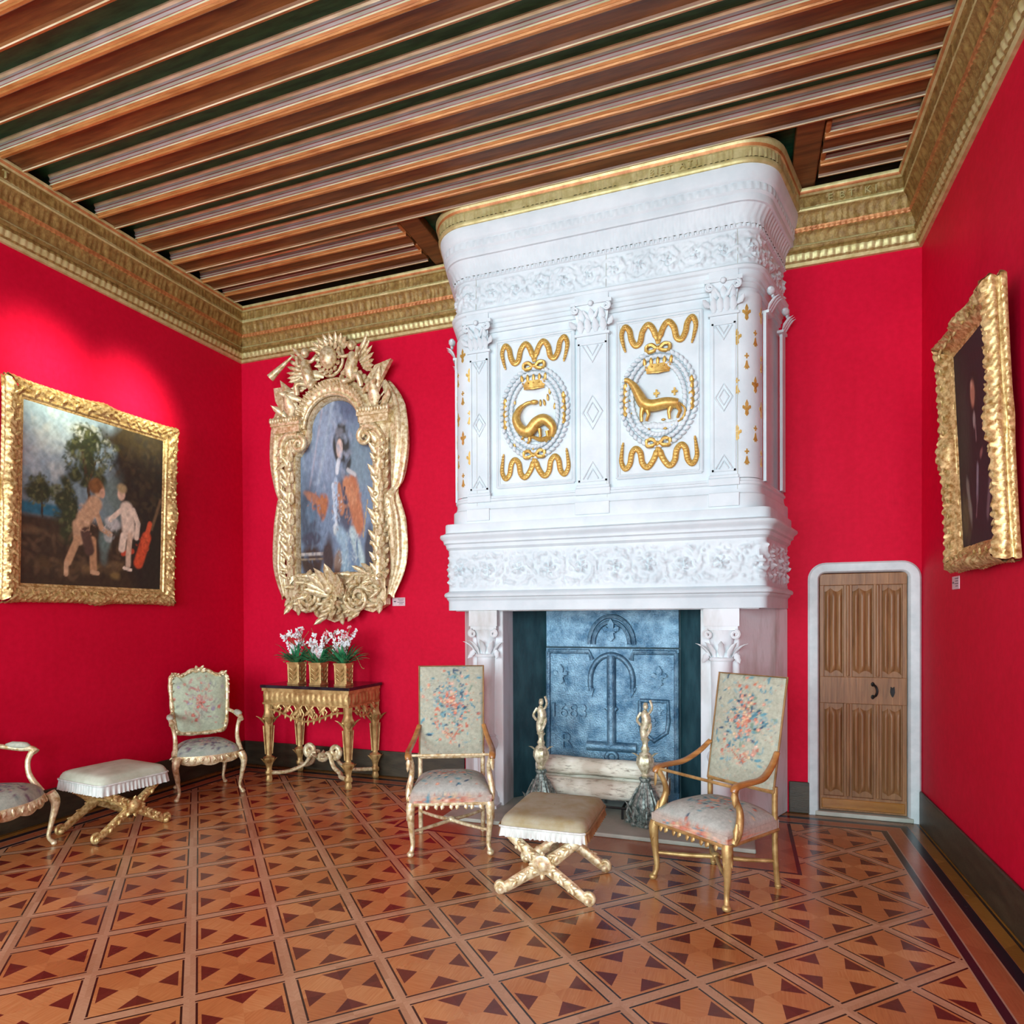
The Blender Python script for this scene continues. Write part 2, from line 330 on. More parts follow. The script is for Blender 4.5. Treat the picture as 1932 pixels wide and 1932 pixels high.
# ceiling: green panels, beams running left to right
b = MB(); b.box(XL-.2, XR+.2, YF-.2, YB+.2, CT, CT+.3); ceil = struct(b.build('ceiling', 'b_green', smooth=0))
SEC = [(-.104, CT, 1), (-.104, 5.020, 1), (-.094, 5.010, 2), (-.090, 4.996, 2), (-.098, 4.990, 4), (-.098, 4.983, 2), (-.088, 4.974, 4), (-.084, 4.966, 1),
       (-.094, 4.960, 1), (-.094, 4.950, 3), (-.084, 4.940, 3), (-.090, 4.930, 3), (-.086, 4.920, 3), (-.072, 4.918, 1), (-.066, 4.922, 5), (-.060, 4.936, 5), (-.030, 4.940, 5)]
SEC = SEC+[(-a, z, c2) for a, z, c2 in SEC[::-1]]
MATS = ['b_green', 'b_cream', 'b_grey', 'b_orange', 'b_red', 'b_brown']
CX = -1.08                      # middle of the chimney piece
TL, TR = -2.63, .45             # trimmers beside the chimney
def beam(x0, x1, yc, name='beam', w=1.):
    b = MB()
    for i in range(len(SEC)-1):
        (a0, z0, c0), (a1, z1, c1) = SEC[i], SEC[i+1]
        b.cur = c0 if i < len(SEC)//2 else c1
        b.add([(x0, yc+a0*w, z0), (x1, yc+a0*w, z0), (x1, yc+a1*w, z1), (x0, yc+a1*w, z1)], [(0, 1, 2, 3)])
    b.cur = 5
    for x in (x0, x1): b.add([(x, yc+a*w, z) for a, z, _ in SEC], [tuple(range(len(SEC)))])
    o = b.build(name, MATS, ceil, smooth=35); return o
for k in range(-19, 5): beam(XL+.17, XR-.17, 3.285+.379*k)
for yc, w_ in ((5.155, .95), (5.44, .85)):
    beam(XL+.17, TL-.10, yc, 'short_beam', w_); beam(TR+.10, XR-.17, yc, 'short_beam', w_)
for xx, sg in ((TL, 1), (TR, -1)):
    b = MB(); b.cur = 5; b.box(xx-.09, xx+.09, 4.90, YB-.15, 4.945, CT)
    b.cur = 3
    for y0 in (4.97, 5.28): b.box(xx-sg*.115-.02, xx-sg*.115+.02, y0, y0+.2, 4.95, 5.02)
    b.build('trimmer_beam', MATS, ceil, smooth=0, bevel=.012)

# cornices: profile (projection, height, material, ornament amplitude)
CP = [(0, 4.415, 2, 0), (.022, 4.418, 2, 0), (.030, 4.432, 2, 0), (.034, 4.440, 0, 0), (.040, 4.455, 2, 1), (.050, 4.475, 2, 2), (.056, 4.500, 0, 2), (.056, 4.520, 0, 1), (.052, 4.530, 0, 0),
      (.062, 4.540, 0, 0), (.064, 4.555, 2, 3), (.062, 4.568, 0, 0), (.056, 4.572, 0, 0), (.060, 4.590, 0, 4), (.068, 4.615, 0, 4), (.078, 4.632, 0, 4), (.084, 4.640, 0, 0), (.094, 4.648, 1, 5), (.100, 4.660, 1, 5), (.100, 4.672, 1, 0),
      (.106, 4.680, 0, 0), (.106, 4.690, 0, 6), (.116, 4.720, 0, 6), (.128, 4.750, 0, 6), (.140, 4.770, 0, 0), (.152, 4.778, 2, 0), (.156, 4.792, 2, 0), (.150, 4.800, 2, 0), (.148, 4.808, 0, 7), (.150, 4.845, 0, 7), (.152, 4.880, 0, 7),
      (.166, 4.886, 2, 0), (.180, 4.896, 1, 0), (.192, 4.912, 2, 0), (.194, 4.935, 2, 0), (.150, 4.95, 0, 0), (0, 4.95, 0, 0)]
def orn(k, s):
    if k == 0: return 0
    if k in (1, 2): return .014*abs(math.sin(s*PI/.055))**.6-.007
    if k == 3: return .008*abs(math.sin(s*PI/.03))-.004
    if k == 4: return .006*math.sin(s*2*PI/.045)*math.cos(s*2*PI/.13)
    if k == 5: return .012*abs(math.sin(s*PI/.04))-.006
    if k == 6: return .006*math.sin(s*2*PI/.055+2*math.sin(s*2*PI/.22))+.005*nz(s*40, .5)
    if k == 7: return (.006 if (s % .038) < .020 else 0)*(1 if (s % .41) < .33 else 0)
def cornice(name, A, t, n, L, ds=.0135):
    b = MB(); ns = int(L/ds); A, t, n = Vector(A), Vector(t), Vector(n)
    vs = []; nP = len(CP)
    for i in range(ns+1):
        for (p, z, c2, k) in CP:
            s_ = p+(L-2*p)*i/ns; vs.append(A+t*s_+n*(p+orn(k, s_))+Vector((0, 0, z)))
    fs, mi = [], []
    for i in range(ns):
        for j in range(nP-1): fs.append((i*nP+j, (i+1)*nP+j, (i+1)*nP+j+1, i*nP+j+1)); mi.append(CP[j][2])
    b.add(vs, fs); b.mi = mi
    return struct(b.build(name, ['cornice', 'cornice_red', 'cornice_light'], smooth=50))
cornice('trim_1', (XL, YF, 0), (0, 1, 0), (1, 0, 0), YB-YF)
cornice('trim_2', (XL, YB, 0), (1, 0, 0), (0, -1, 0), XR-XL)
cornice('trim_3', (XR, YF, 0), (0, 1, 0), (-1, 0, 0), YB-YF)
# letters that can be read on the cornice
b = MB(); b.M = Matrix.Translation((.80, YB-.158, 4.815)); b.text('E  B T   K I', .075, .012)
lt = b.build('cornice_lettering', 'cornice_light', bpy.data.objects['trim_2'], smooth=0)
b = MB(); b.M = Matrix.Translation((XL+.158, 3.22, 4.815)) @ Matrix.Rotation(PI/2, 4, 'Z'); b.text('K T', .075, .012)
b.build('cornice_lettering', 'cornice_light', bpy.data.objects['trim_1'], smooth=0)

# skirtings
def skirt(name, x0, x1, y0, y1):
    b = MB(); b.box(x0, x1, y0, y1, 0, .255); o = struct(b.build(name, 'skirt', smooth=0, bevel=.008)); return o
skirt('baseboard_left', XL, XL+.022, YF, YB); skirt('baseboard_right', XR-.022, XR, YF, YB-.03)
skirt('baseboard_back', XL+.022, CX-1.44, YB-.022, YB); skirt('baseboard_back', CX+1.44, .54, YB-.022, YB)

# ------------------------------------------------------------------ door
door = bpy.data.objects.new('door_1', None); C.objects.link(door); door.location = (DX0, YB, 0); struct(door)
dw, dh = DX1-DX0, DZ
b = MB()
def arch(off, y):     # rounded-corner doorway outline
    r = .05+off; x0, x1, z1 = -off, dw+off, dh+off; pts = [(x0, y, 0)]
    pts += [(x0+r-r*math.cos(a*PI/16), y, z1-r+r*math.sin(a*PI/16)) for a in range(9)]
    pts += [(x1-r+r*math.sin(a*PI/16), y, z1-r+r*math.cos(a*PI/16)) for a in range(9)]
    return pts+[(x1, y, 0)]
rings = [arch(0, .07), arch(0, .0), arch(.012, -.018), arch(.055, -.028), arch(.068, -.028), arch(.082, -.012), arch(.082, .0)]
# keep the right jamb clear of the corner
b.grid(lambda u, v: rings[int(round(u*6))][int(round(v*19))], 7, 20)
b.build('door_surround', 'doorstone', door)
b = MB(); b.box(-.03, dw+.03, -.03, .07, 0, .035); b.build('threshold', 'hearth', door, bevel=.006)
b = MB(); b.box(.006, dw-.006, .045, .075, .04, dh-.005); leafd = b.build('door_leaf', 'oak', door, bevel=.004)
def linen(b, x0, x1, z0, z1, yb):      # linenfold panel
    def fn(u, v):
        x = x0+(x1-x0)*u; e = min(u, 1-u, .12)/.12; f = abs(math.sin(u*PI*3.0))**.6
        zend = .02+.028*abs(math.cos(u*PI*1.5)); zz = z0+zend+(z1-z0-2*zend)*v; ev = min(v, 1-v, .03)/.03
        return (x, yb-.022*f*ev*e, zz)
    b.grid(fn, 41, 24)
cols = [(.045, .175), (.247, .385), (.455, .585)]
b = MB(); g = b
for x0, x1 in ((.006, .04), (.180, .242), (.390, .450), (.590, dw-.006)): b.box(x0, x1, .022, .047, .04, dh-.006)
for z0, z1 in ((.04, .155), (1.115-.215, 1.115), (dh-.10, dh-.006)):
    b.box(.006, dw-.006, .018, .047, z0, z1)
for x0, x1 in ((.2, .222), (.41, .43)):
    for z0, z1 in ((.16, .9), (1.12, dh-.1)): b.tube([((x0+x1)/2, .022, z0), ((x0+x1)/2, .022, z1)], .014, 8)
b.build('door_frame_rails', 'oak', leafd, smooth=0, bevel=.005)
for z0, z1 in ((.155, .895), (1.115, dh-.10)):
    for x0, x1 in cols: g = MB(); linen(g, x0, x1, z0, z1, .045); g.build('linenfold_panel', 'oak', leafd, smooth=60)
b = MB(); b.box(.02, dw-.02, .010, .03, .055, .135); b.build('kick_board', 'gold_oak', leafd, bevel=.006)
b = MB(); b.tube(bez([(.385, .018, 1.06), (.40, -.02, 1.045), (.408, -.03, 1.01), (.400, -.02, .975), (.385, .018, .96)], 5), .0085, 8)
b.sph((.385, .016, 1.06), (.014, .006, .018)); b.sph((.385, .016, .96), (.014, .006, .018)); b.build('door_handle', 'ironblk', leafd)
b = MB(); b.prism([(.508, 1.045), (.52, 1.035), (.532, 1.045), (.536, 1.0), (.528, .975), (.52, .962), (.512, .975), (.504, 1.0)], .006, .02); b.build('keyhole_plate', 'ironblk', leafd, smooth=0)

# ------------------------------------------------------------------ chimney piece
fp = thing('fireplace', 'monumental white carved stone fireplace with gilded reliefs and iron-lined hearth', 'fireplace', (CX, 0, 0))
YH = 5.05
def plan(d, r=.18, hx=1.228, wx=1.405, na=9, nf=2, nsd=2):
    # outline from the left wall round the front to the right wall, offset outwards by d
    ax, ay = hx-r, YH+r; th = math.atan2(wx-hx, YB-ay); R_ = r+d
    half = [(ax+R_*math.sin(a), ay-R_*math.cos(a)) for a in [(PI/2-th)*i/(na-1) for i in range(na)]]
    e = half[-1]; wl = (wx+d*1.02, YB); side = [(e[0]+(wl[0]-e[0])*i/nsd, e[1]+(wl[1]-e[1])*i/nsd) for i in range(1, nsd+1)]
    right = half+side; front = [(-ax+2*ax*i/nf, ay-R_) for i in range(1, nf)]
    return [(-x, y) for x, y in right[::-1]]+front+right
def sweep(b, prof, r=.18, disp=None, nf=2, nsd=2, na=9, mats=None):
    rows = []
    for d, z in prof:
        P = plan(d, r, nf=nf, nsd=nsd, na=na)
        if disp:
            s_ = 0; out = []; k = len(P)
            for i, p in enumerate(P):
                if i: s_ += math.dist(p, P[i-1])
                a = P[max(i-1, 0)]; c2 = P[min(i+1, k-1)]; tx, ty = c2[0]-a[0], c2[1]-a[1]; L = math.hypot(tx, ty) or 1
                n_ = (ty/L, -tx/L); dd = disp(s_, z, d); out.append((p[0]+n_[0]*dd, p[1]+n_[1]*dd, z))
            rows.append(out)
        else: rows.append([(x, y, z) for x, y in P])
    n = len(rows[0]); vs = [p for r_ in rows for p in r_]
    fs = [(i*n+j, i*n+j+1, (i+1)*n+j+1, (i+1)*n+j) for i in range(len(rows)-1) for j in range(n-1)]
    b.add(vs, fs)
    if mats: b.mi = b.mi[:len(b.mi)-len(fs)]+[mats[i] for i in range(len(rows)-1) for j in range(n-1)]
    return b
def arab(s_, z, d=0):     # foliate scroll relief
    P_ = .31; k = math.floor(s_/P_); x = (s_/P_-k-.5)*P_; zz = (z % 1000)
    return x, k
def carve(z0, z1, amp, per):
    h = z1-z0; zc = (z0+z1)/2
    def f(s_, z, d):
        e = min(1, max(0, (z-z0)/(.1*h)))*min(1, max(0, (z1-z)/(.1*h)))
        k = math.floor(s_/per); x = (s_/per-k-.5)*per; y = (z-zc)*(1 if k % 2 else -1); r = math.hypot(x, y*1.1); a = math.atan2(y, x)
        sp = math.sin(a+r*46/h*.36+2.0+1.2*nz(s_*14, z*14, 7)); petal = math.cos(a*5)*.6+.6 if r < h*.16 else 0; sp = sp*(.55+.45*math.sin(a*6+r*60))
        v = max(0, sp)**.7*(1 if r < h*.52 else .35)+petal+1.1*max(0, nz(s_*34, z*34, 3.1))*1.6
        return amp*e*(v-.35)
    return f
b = MB()
body = [(-.035, 2.60), (-.035, 4.03)]
sweep(b, body)
sweep(b, [(.0, 2.605), (.004, 2.585), (.012, 2.580), (.012, 2.565), (.0, 2.555), (.002, 2.525), (.010, 2.500), (.026, 2.492), (.030, 2.484), (.030, 2.392), (.034, 2.385), (-.035, 2.60)][:10]+[(.030, 2.385)])
sweep(b, [(-.035, 2.612), (0, 2.605)])
b.build('chimney_breast', 'stone', fp)
b = MB(); seq = [(-.035, 3.955), (-.02, 3.958), (-.02, 3.985), (-.01, 3.99), (-.01, 4.02), (.0, 4.027), (.0, 4.05), (.014, 4.062), (.020, 4.078), (.020, 4.098), (.034, 4.108), (.038, 4.128), (.030, 4.140), (.0, 4.143)]
sweep(b, seq); b.build('architrave', 'stone', fp)
b = MB(); sweep(b, [(0.0, 4.143+.257*i/30) for i in range(31)], disp=carve(4.16, 4.385, .015, .20), nf=300, nsd=60, na=24)
b.build('carved_frieze', 'stone', fp, smooth=60)
b = MB()
sweep(b, [(.0, 4.40), (.010, 4.403), (.012, 4.410), (.012, 4.432)], disp=lambda s_, z, d: (.008*(1 if (s_ % .036) < .022 else 0) if d > .011 else 0), nf=300, nsd=70, na=24)
sweep(b, [(.012, 4.432), (.016, 4.445), (.022, 4.470), (.034, 4.505), (.050, 4.535), (.066, 4.553)], disp=lambda s_, z, d: .011*abs(math.sin(s_*PI/.052+ (z-4.43)*9))**.7*min(1, (4.56-z)/.03), nf=300, nsd=70, na=24)
sweep(b, [(.066, 4.553), (.082, 4.556), (.086, 4.562), (.086, 4.606), (.094, 4.614), (.100, 4.622)])
sweep(b, [(.100, 4.622), (.102, 4.635), (.104, 4.66), (.100, 4.675)], disp=lambda s_, z, d: (.005*math.sin(s_*PI/.03) if .1015 < d else 0), nf=240, nsd=60, na=24)
sweep(b, [(.100, 4.675), (.110, 4.682), (.118, 4.70), (.128, 4.735), (.134, 4.765), (.134, 4.780), (0, 4.785)])
b.build('crown_moulding', 'stone', fp)
b = MB(); gp = [(.08, 4.780), (.142, 4.780), (.150, 4.790), (.150, 4.812), (.142, 4.820)]
sweep(b, gp, mats=[0, 2, 2, 2])
sweep(b, [(.142, 4.820), (.142, 4.850), (.143, 4.880)], disp=lambda s_, z, d: orn(7, s_), nf=260, nsd=60, na=30)
sweep(b, [(.142, 4.880), (.154, 4.886), (.160, 4.905), (.172, 4.925), (.172, 4.945), (-.05, 4.95)], mats=[2, 1, 2, 2, 0])
b.M = Matrix.Translation((.62, YH-.152, 4.828)); b.cur = 2; b.text('B I E T   A T I', .06, .008); b.M = Matrix.Identity(4); b.cur = 0
b.build('gilt_cornice', ['cornice_light', 'cornice_red', 'cornice_light'], fp)
# mantel shelf and frieze
RS = .03
b = MB(); sweep(b, [(.03, 2.385), (.052, 2.382), (.056, 2.372), (.056, 2.310), (.066, 2.305), (.082, 2.296), (.100, 2.292), (.104, 2.276), (.096, 2.262), (.078, 2.250), (.072, 2.235), (.072, 2.222), (.055, 2.212), (.050, 2.195), (.050, 2.185), (.036, 2.172), (.028, 2.165)], r=RS, na=4)
b.build('mantel_shelf', 'stone', fp)
b = MB(); sweep(b, [(.028, 2.168-.346*i/40) for i in range(41)], r=RS, disp=carve(1.84, 2.155, .018, .26), nf=300, nsd=50, na=5)
b.build('mantel_frieze', 'stone', fp, smooth=60)
b = MB(); sweep(b, [(.028, 1.824), (.040, 1.815), (.062, 1.806), (.070, 1.792), (.066, 1.776), (.050, 1.768), (.044, 1.752), (.034, 1.745), (.030, 1.735), (.030, 1.662), (-.30, 1.660)], r=RS, na=4)
b.build('lintel_moulding', 'stone', fp)
# soffit closing the hood inside
b = MB(); b.box(-1.2, 1.2, 5.09, 5.34, 1.655, 1.75); b.build('lintel_soffit', 'stone_old', fp, smooth=0)
# upright stone joints as thin grooves
for x, z0, z1 in ((-.985, 2.40, 4.55), (.10, 2.40, 4.55), (1.055, 2.40, 4.5)):
    zs = [z0+(z1-z0)*i/40 for i in range(41)]
    b = MB(); b.tube([(x+.006*nz(x*9, z*3), YH-(.001 if z < 4.43 else .0)-(0 if z < 4.4 else .08*(z-4.4)/.15*.7)-(.031 if z < 2.49 else 0)-(.0)+.001, z) for z in zs if not 3.95 < z < 4.14], .0022, 5); b.build('stone_joint', 'hearth', fp)

# pilasters on the hood
def pilaster(x0, x1, name='pilaster'):
    xm = (x0+x1)/2; hw = (x1-x0)/2; yf = YH
    b = MB(); b.box(x0, x1, yf, yf+.05, 2.60, 3.80); o = b.build(name, 'stone', fp, smooth=0, bevel=.004)
    b = MB(); fr = .022
    for a, c2, z0, z1 in ((x0+.012, x0+.026, 2.66, 3.74), (x1-.026, x1-.012, 2.66, 3.74), (x0+.012, x1-.012, 2.66, 2.674), (x0+.012, x1-.012, 3.726, 3.74)): b.box(a, c2, yf-.008, yf+.01, z0, z1)
    for zc, k in ((3.20, 1), (2.68, 0), (3.72, 2)):     # lozenges and half lozenges
        for rr in (hw*.62, hw*.36):
            hh = rr*1.7
            pts = {1: [(xm-rr, zc), (xm, zc+hh), (xm+rr, zc), (xm, zc-hh), (xm-rr, zc)], 0: [(xm-rr, zc), (xm, zc+hh), (xm+rr, zc)], 2: [(xm-rr, zc), (xm, zc-hh), (xm+rr, zc)]}[k]
            b.tube([(x, yf-.003, z) for x, z in pts], .007, 6)
    b.build('lozenge_moulding', 'stone', o)
    # corinthian-style capital
    b = MB(); b.box(x0-.012, x1+.012, yf-.012, yf+.03, 3.795, 3.815)
    b.grid(lambda u, v: ((-1+2*v)*(hw*(.92+.25*u*u))+xm, yf-.006-.05*u*u*math.cos((v-.5)*1.2), 3.815+.20*u), 8, 14)
    for row, zz, n_ in ((0, 3.82, 4), (1, 3.89, 3)):
        for i in range(n_):
            xx = xm+(i-(n_-1)/2)*hw*1.9/n_; b.leaf((xx, yf-.008-.012*row, zz), (.0, -.12, 1), (0, -1, 0), .095, .062, .012, .55)
    for sg in (-1, 1):
        sp = spiral(xm+sg*hw*.98, 3.985, .030, .006, PI/2, PI/2+sg*-1*PI*3.2, 22); b.tube([(x, yf-.055, z) for x, z in sp], .010, 6)
        b.leaf((xm+sg*.01, yf-.03, 3.90), (sg*.7, -.3, 1), (0, -1, 0), .10, .03, .01, .2)
        b.leaf((xm+sg*hw*1.0, yf-.02, 3.86), (sg*.8, -.2, .7), (0, -1, 0), .07, .05, .012, .5)
    b.sph((xm, yf-.065, 4.02), (.022, .016, .022)); b.box(x0-.035, x1+.035, yf-.055, yf+.03, 4.018, 4.048)
    b.box(x0-.006, x1+.006, yf-.030, yf+.02, 4.048, 4.105)
    b.build('capital', 'stone', o, smooth=50)
    b = MB(); b.box(x0-.014, x1+.014, yf-.018, yf+.03, 2.556, 2.61); b.box(x0-.008, x1+.008, yf-.012, yf+.03, 2.61, 2.635); b.box(x0-.012, x1+.012, yf-.040, yf+.0, 2.40, 2.50)
    b.build('pilaster_base', 'stone', o, smooth=0, bevel=.006)
pilaster(-1.055, -.875); pilaster(-.135, .115); pilaster(.865, 1.055)

# side capital / pilaster strip on the splayed flanks
th = math.atan2(1.405-1.228, YB-5.23)
for sg in (-1, 1):
    b = MB(); T_ = Matrix.Translation((sg*1.232, 5.215, 0)) @ Matrix.Rotation(-th*sg, 4, 'Z')
    b.M = T_
    for y0, y1 in ((.0, .05), (.47, .56)): b.box(min(0, sg*.022), max(0, sg*.022), y0, y1, 2.60, 3.84)
    for y0 in (.03, .45):
        b.box(min(-.01*sg, sg*.04), max(-.01*sg, sg*.04), y0-.02, y0+.1, 3.84, 3.86)
        for i in range(3): b.leaf((sg*.02, y0+.02+.04*i, 3.86), (sg*.2, 0, 1), (sg, 0, 0), .12, .06, .014, .5)
        sp = spiral(y0+.04, 3.99, .032, .008, PI/2, PI*3, 18); b.tube([(sg*.055, y, z) for y, z in sp], .012, 6, upv=(0, 0, 1))
        b.sph((sg*.05, y0, 4.0), (.03, .05, .03)); 
    b.build('flank_pilaster', 'stone', fp)

# gilt lilies and ermine spots on the rounded corners
FL = [(0, .055), (.012, .03), (.010, .008), (.022, .018), (.032, .012), (.030, -.004), (.018, -.008), (.012, -.006), (.020, -.012), (.010, -.016), (.014, -.04), (0, -.055)]
FL = FL+[(-x, z) for x, z in FL[-2:0:-1]]
ER = [(0, .0), (.006, -.01), (.010, -.03), (.022, -.052), (.012, -.050), (.007, -.064), (0, -.054)]; ER = ER+[(-x, z) for x, z in ER[-2:0:-1]]
CR = [(-.005, .01), (-.005, .022), (-.016, .022), (-.016, .032), (-.005, .032), (-.005, .045), (.005, .045), (.005, .032), (.016, .032), (.016, .022), (.005, .022), (.005, .01)]
for sg in (-1, 1):
    b = MB(); ax, ay, R_ = 1.228-.18, YH+.18, .18-.0335
    b.grid(lambda u, v: (sg*(ax+(.178)*math.sin(-.05+(PI/2+.0)*v)), ay-.178*math.cos(-.05+(PI/2+.0)*v), 2.61+(3.95-2.61)*u), 2, 14)
    co_ = b.build('corner_column', 'stone', fp)
    b = MB(); R_ = .178
    for ci, ang in enumerate((.02, .40, .80, 1.25)):
        for k in range(4):
            zc = 3.80-.175*2*k*.985-(.175 if ci % 2 == (0) else 0)+ (.0); kind = (k+(ci//1)) % 2 if ci % 2 else (k+ci//2+1) % 2
            if zc < 2.68: continue
            b = MB()
            for shp in ([FL] if kind else [ER, CR]):
                vs = [(sg*(ax+(R_+.003)*math.sin(ang+x/R_)), ay-(R_+.003)*math.cos(ang+x/R_), zc+z*1.1) for x, z in shp]
                vs2 = [(sg*(ax+(R_-.002)*math.sin(ang+x/R_)), ay-(R_-.002)*math.cos(ang+x/R_), zc+z*1.1) for x, z in shp]; n = len(vs)
                b.add(vs+vs2, [tuple(range(n))]+[(i, n+i, n+(i+1) % n, (i+1) % n) for i in range(n)])
            b.build('gilt_lily' if kind else 'gilt_ermine_spot', 'giltmotif', co_, smooth=0)

# two relief panels
def relief(x0, x1, beast):
    xm, zm = (x0+x1)/2, 3.275; W2, H2 = (x1-x0)/2, .60; y = YH+.028
    b = MB()
    def fr(hw, hh, yy, r_):
        b.tube([(xm-hw, yy, zm-hh), (xm+hw, yy, zm-hh), (xm+hw, yy, zm+hh), (xm-hw, yy, zm+hh)], r_, 6, closed=True)
    b.box(x0, x1, y, y+.02, zm-H2, zm+H2)
    for hw, hh, r_ in ((W2, H2, .012), (W2-.02, H2-.02, .008)):
        for a in (((xm-hw, zm-hh), (xm+hw, zm-hh)), ((xm+hw, zm-hh), (xm+hw, zm+hh)), ((xm+hw, zm+hh), (xm-hw, zm+hh)), ((xm-hw, zm+hh), (xm-hw, zm-hh))):
            b.tube([(a[0][0], y, a[0][1]), (a[1][0], y, a[1][1])], r_, 6)
    p = b.build('relief_panel', 'stone', fp)
    # wreath of overlapping leaves
    b = MB(); n = 46; rx, rz = W2*.70, W2*.70*1.22; rz = .315; rx = .235
    wz = zm-.02
    for i in range(n):
        a = 2*PI*i/n
        for k, o_ in ((0, -.030), (1, .0), (2, .030)):
            cx_, cz_ = xm+(rx+o_)*math.cos(a), wz+(rz+o_)*math.sin(a); d = Vector((-math.sin(a), 0, math.cos(a)))+Vector((math.cos(a), 0, math.sin(a)))*(k-1)*.5
            b.leaf((cx_, y-.012+.004*abs(k-1), cz_), d, (0, -1, 0), .056, .046, .024, .12, 6)
    b.build('wreath', 'stone', p, smooth=60)
    # gilt ribbons
    def ribbon(pts):
        b = MB(); c2 = bez([(xm+x, y-.012, zm+z) for x, z in pts], 7)
        b.tube(c2, lambda k: .0225*(1-.75*k**6)*(1 if k > .05 else .6), 8, fl=.45, upv=(0, -1, 0))
        for i in range(2, len(c2)-3, 2): b.sph(c2[i]+Vector((0, -.010, 0)), (.012, .007, .006), 6)
        b.build('gilt_ribbon', 'giltmotif', p, smooth=60)
    tops = {}
    for sg in (-1, 1):
        ribbon([(0, .39), (sg*.035, .50), (sg*.075, .545), (sg*.115, .50), (sg*.135, .42), (sg*.17, .40), (sg*.20, .45), (sg*.215, .52), (sg*.25, .555), (sg*.275, .50), (sg*.262, .42), (sg*.245, .36)])
        ribbon([(0, -.37), (sg*.03, -.47), (sg*.08, -.535), (sg*.12, -.50), (sg*.135, -.42), (sg*.17, -.385), (sg*.20, -.42), (sg*.215, -.50), (sg*.25, -.535), (sg*.28, -.48), (sg*.275, -.40), (sg*.265, -.33)])
        for zz, s2 in ((.35, 1), (-.36, 1)):      # bow loops
            b = MB(); b.tube(bez([(xm+sg*.01, y-.02, zm+zz), (xm+sg*.045, y-.028, zm+zz+.03), (xm+sg*.085, y-.02, zm+zz+.022), (xm+sg*.08, y-.02, zm+zz-.016), (xm+sg*.04, y-.026, zm+zz-.018), (xm+sg*.01, y-.02, zm+zz)], 5), .0155, 6); b.build('gilt_bow_loop', 'giltmotif', p, smooth=60)
        # side torches
        b = MB()
        for k in range(3): b.sph((xm+sg*.245, y-.018, zm-.01+(k-1)*.062), (.024-.004*abs(k-1), .016, .036), 8)
        for k in (-1, 1): b.leaf((xm+sg*.245, y-.018, zm-.01+k*.07), (0, 0, k), (0, -1, 0), .06, .045, .012, .2)
        b.build('gilt_torch', 'giltmotif', p, smooth=60)
    for zz in (.355, -.365): b = MB(); b.sph((xm, y-.022, zm+zz), (.018, .014, .02), 8); b.build('gilt_knot', 'giltmotif', p, smooth=60)
    if 0: b.sph((xm, y-.022, zm+.355), (.016, .012, .018), 8); b.sph((xm, y-.022, zm-.365), (.016, .012, .018), 8)
    # crown
    b = MB(); cz = zm+.22
    b.grid(lambda u, v: (xm+(-1+2*v)*(.066+.022*u), y-.012-.022*math.cos((v-.5)*PI), cz-.035+.055*u+.010*(1-abs(2*v-1))*-1), 4, 12)
    b.tube([(xm+(-1+2*v)*.066, y-.012-.024*math.cos((v-.5)*PI), cz-.035-.010*(1-abs(2*v-1))) for v in [i/10 for i in range(11)]], .007, 6)
    for i in range(5):
        x = (i-2)*.040; b.leaf((xm+x*.95, y-.026, cz+.010), (x*1.5, 0, 1), (0, -1, 0), .045, .030, .010, .15, 5); b.sph((xm+x*.9, y-.034, cz-.004), .006, 6)
    b.v = [((q2[0]-xm)*1.25+xm, q2[1]-.004, (q2[2]-cz)*1.2+cz) for q2 in b.v]; b.build('crown', 'giltmotif', p, smooth=60)
    b = MB()
    if beast == 'salamander':
        bodyp = bez([(xm+.125, y-.02, zm-.20), (xm+.135, y-.03, zm-.14), (xm+.085, y-.035, zm-.085), (xm+.03, y-.035, zm-.10), (xm-.02, y-.038, zm-.155), (xm-.075, y-.035, zm-.13), (xm-.105, y-.032, zm-.06), (xm-.085, y-.028, zm+.0), (xm-.04, y-.025, zm+.035), (xm+.0, y-.024, zm+.04)], 6)
        b.tube(bodyp, lambda k: .012+.032*math.sin(PI*min(1, k*1.15+.02))**.8*(1-.45*k), 8)
        b.sph((xm+.012, y-.026, zm+.04), (.03, .016, .016), 8)
        b.tube(bez([(xm+.12, y-.02, zm-.20), (xm+.06, y-.035, zm-.215), (xm+.0, y-.03, zm-.19), (xm-.03, y-.02, zm-.205)], 5), lambda k: .02*(1-.7*k), 6)
        for x, z in ((-.06, -.13), (-.02, -.16), (.05, -.14), (.10, -.16)): b.tube([(xm+x, y-.03, zm+z), (xm+x+.006, y-.028, zm+z-.05), (xm+x-.012, y-.02, zm+z-.068)], [.013, .009, .008], 6)
        for x, z in ((-.13, -.03), (-.12, -.08), (-.12, .06), (.10, .06), (.05, .03), (.08, .03), (.14, .0), (-.12, -.23), (.0, -.26), (.11, .10), (-.06, -.22)):
            b.leaf((xm+x, y-.008, zm+z-.016), (.2*math.sin(x*60), 0, 1), (0, -1, 0), .045, .022, .010, .1, 5)
    else:
        bodyp = bez([(xm+.125, y-.025, zm-.075), (xm+.06, y-.034, zm-.068), (xm-.02, y-.036, zm-.075), (xm-.07, y-.036, zm-.055), (xm-.10, y-.034, zm+.0), (xm-.13, y-.030, zm+.06), (xm-.165, y-.026, zm+.10), (xm-.185, y-.024, zm+.105)], 6)
        b.tube(bodyp, lambda k: .016+.026*math.sin(PI*min(1, k*1.1+.12))**.7*(1-.55*k), 8)
        for x, dx in ((-.075, -.012), (-.055, .012), (.09, -.016), (.12, .02)): b.tube([(xm+x, y-.032, zm-.08), (xm+x+dx, y-.032, zm-.125), (xm+x+dx*.4-.006, y-.028, zm-.165)], [.022, .012, .009], 6)
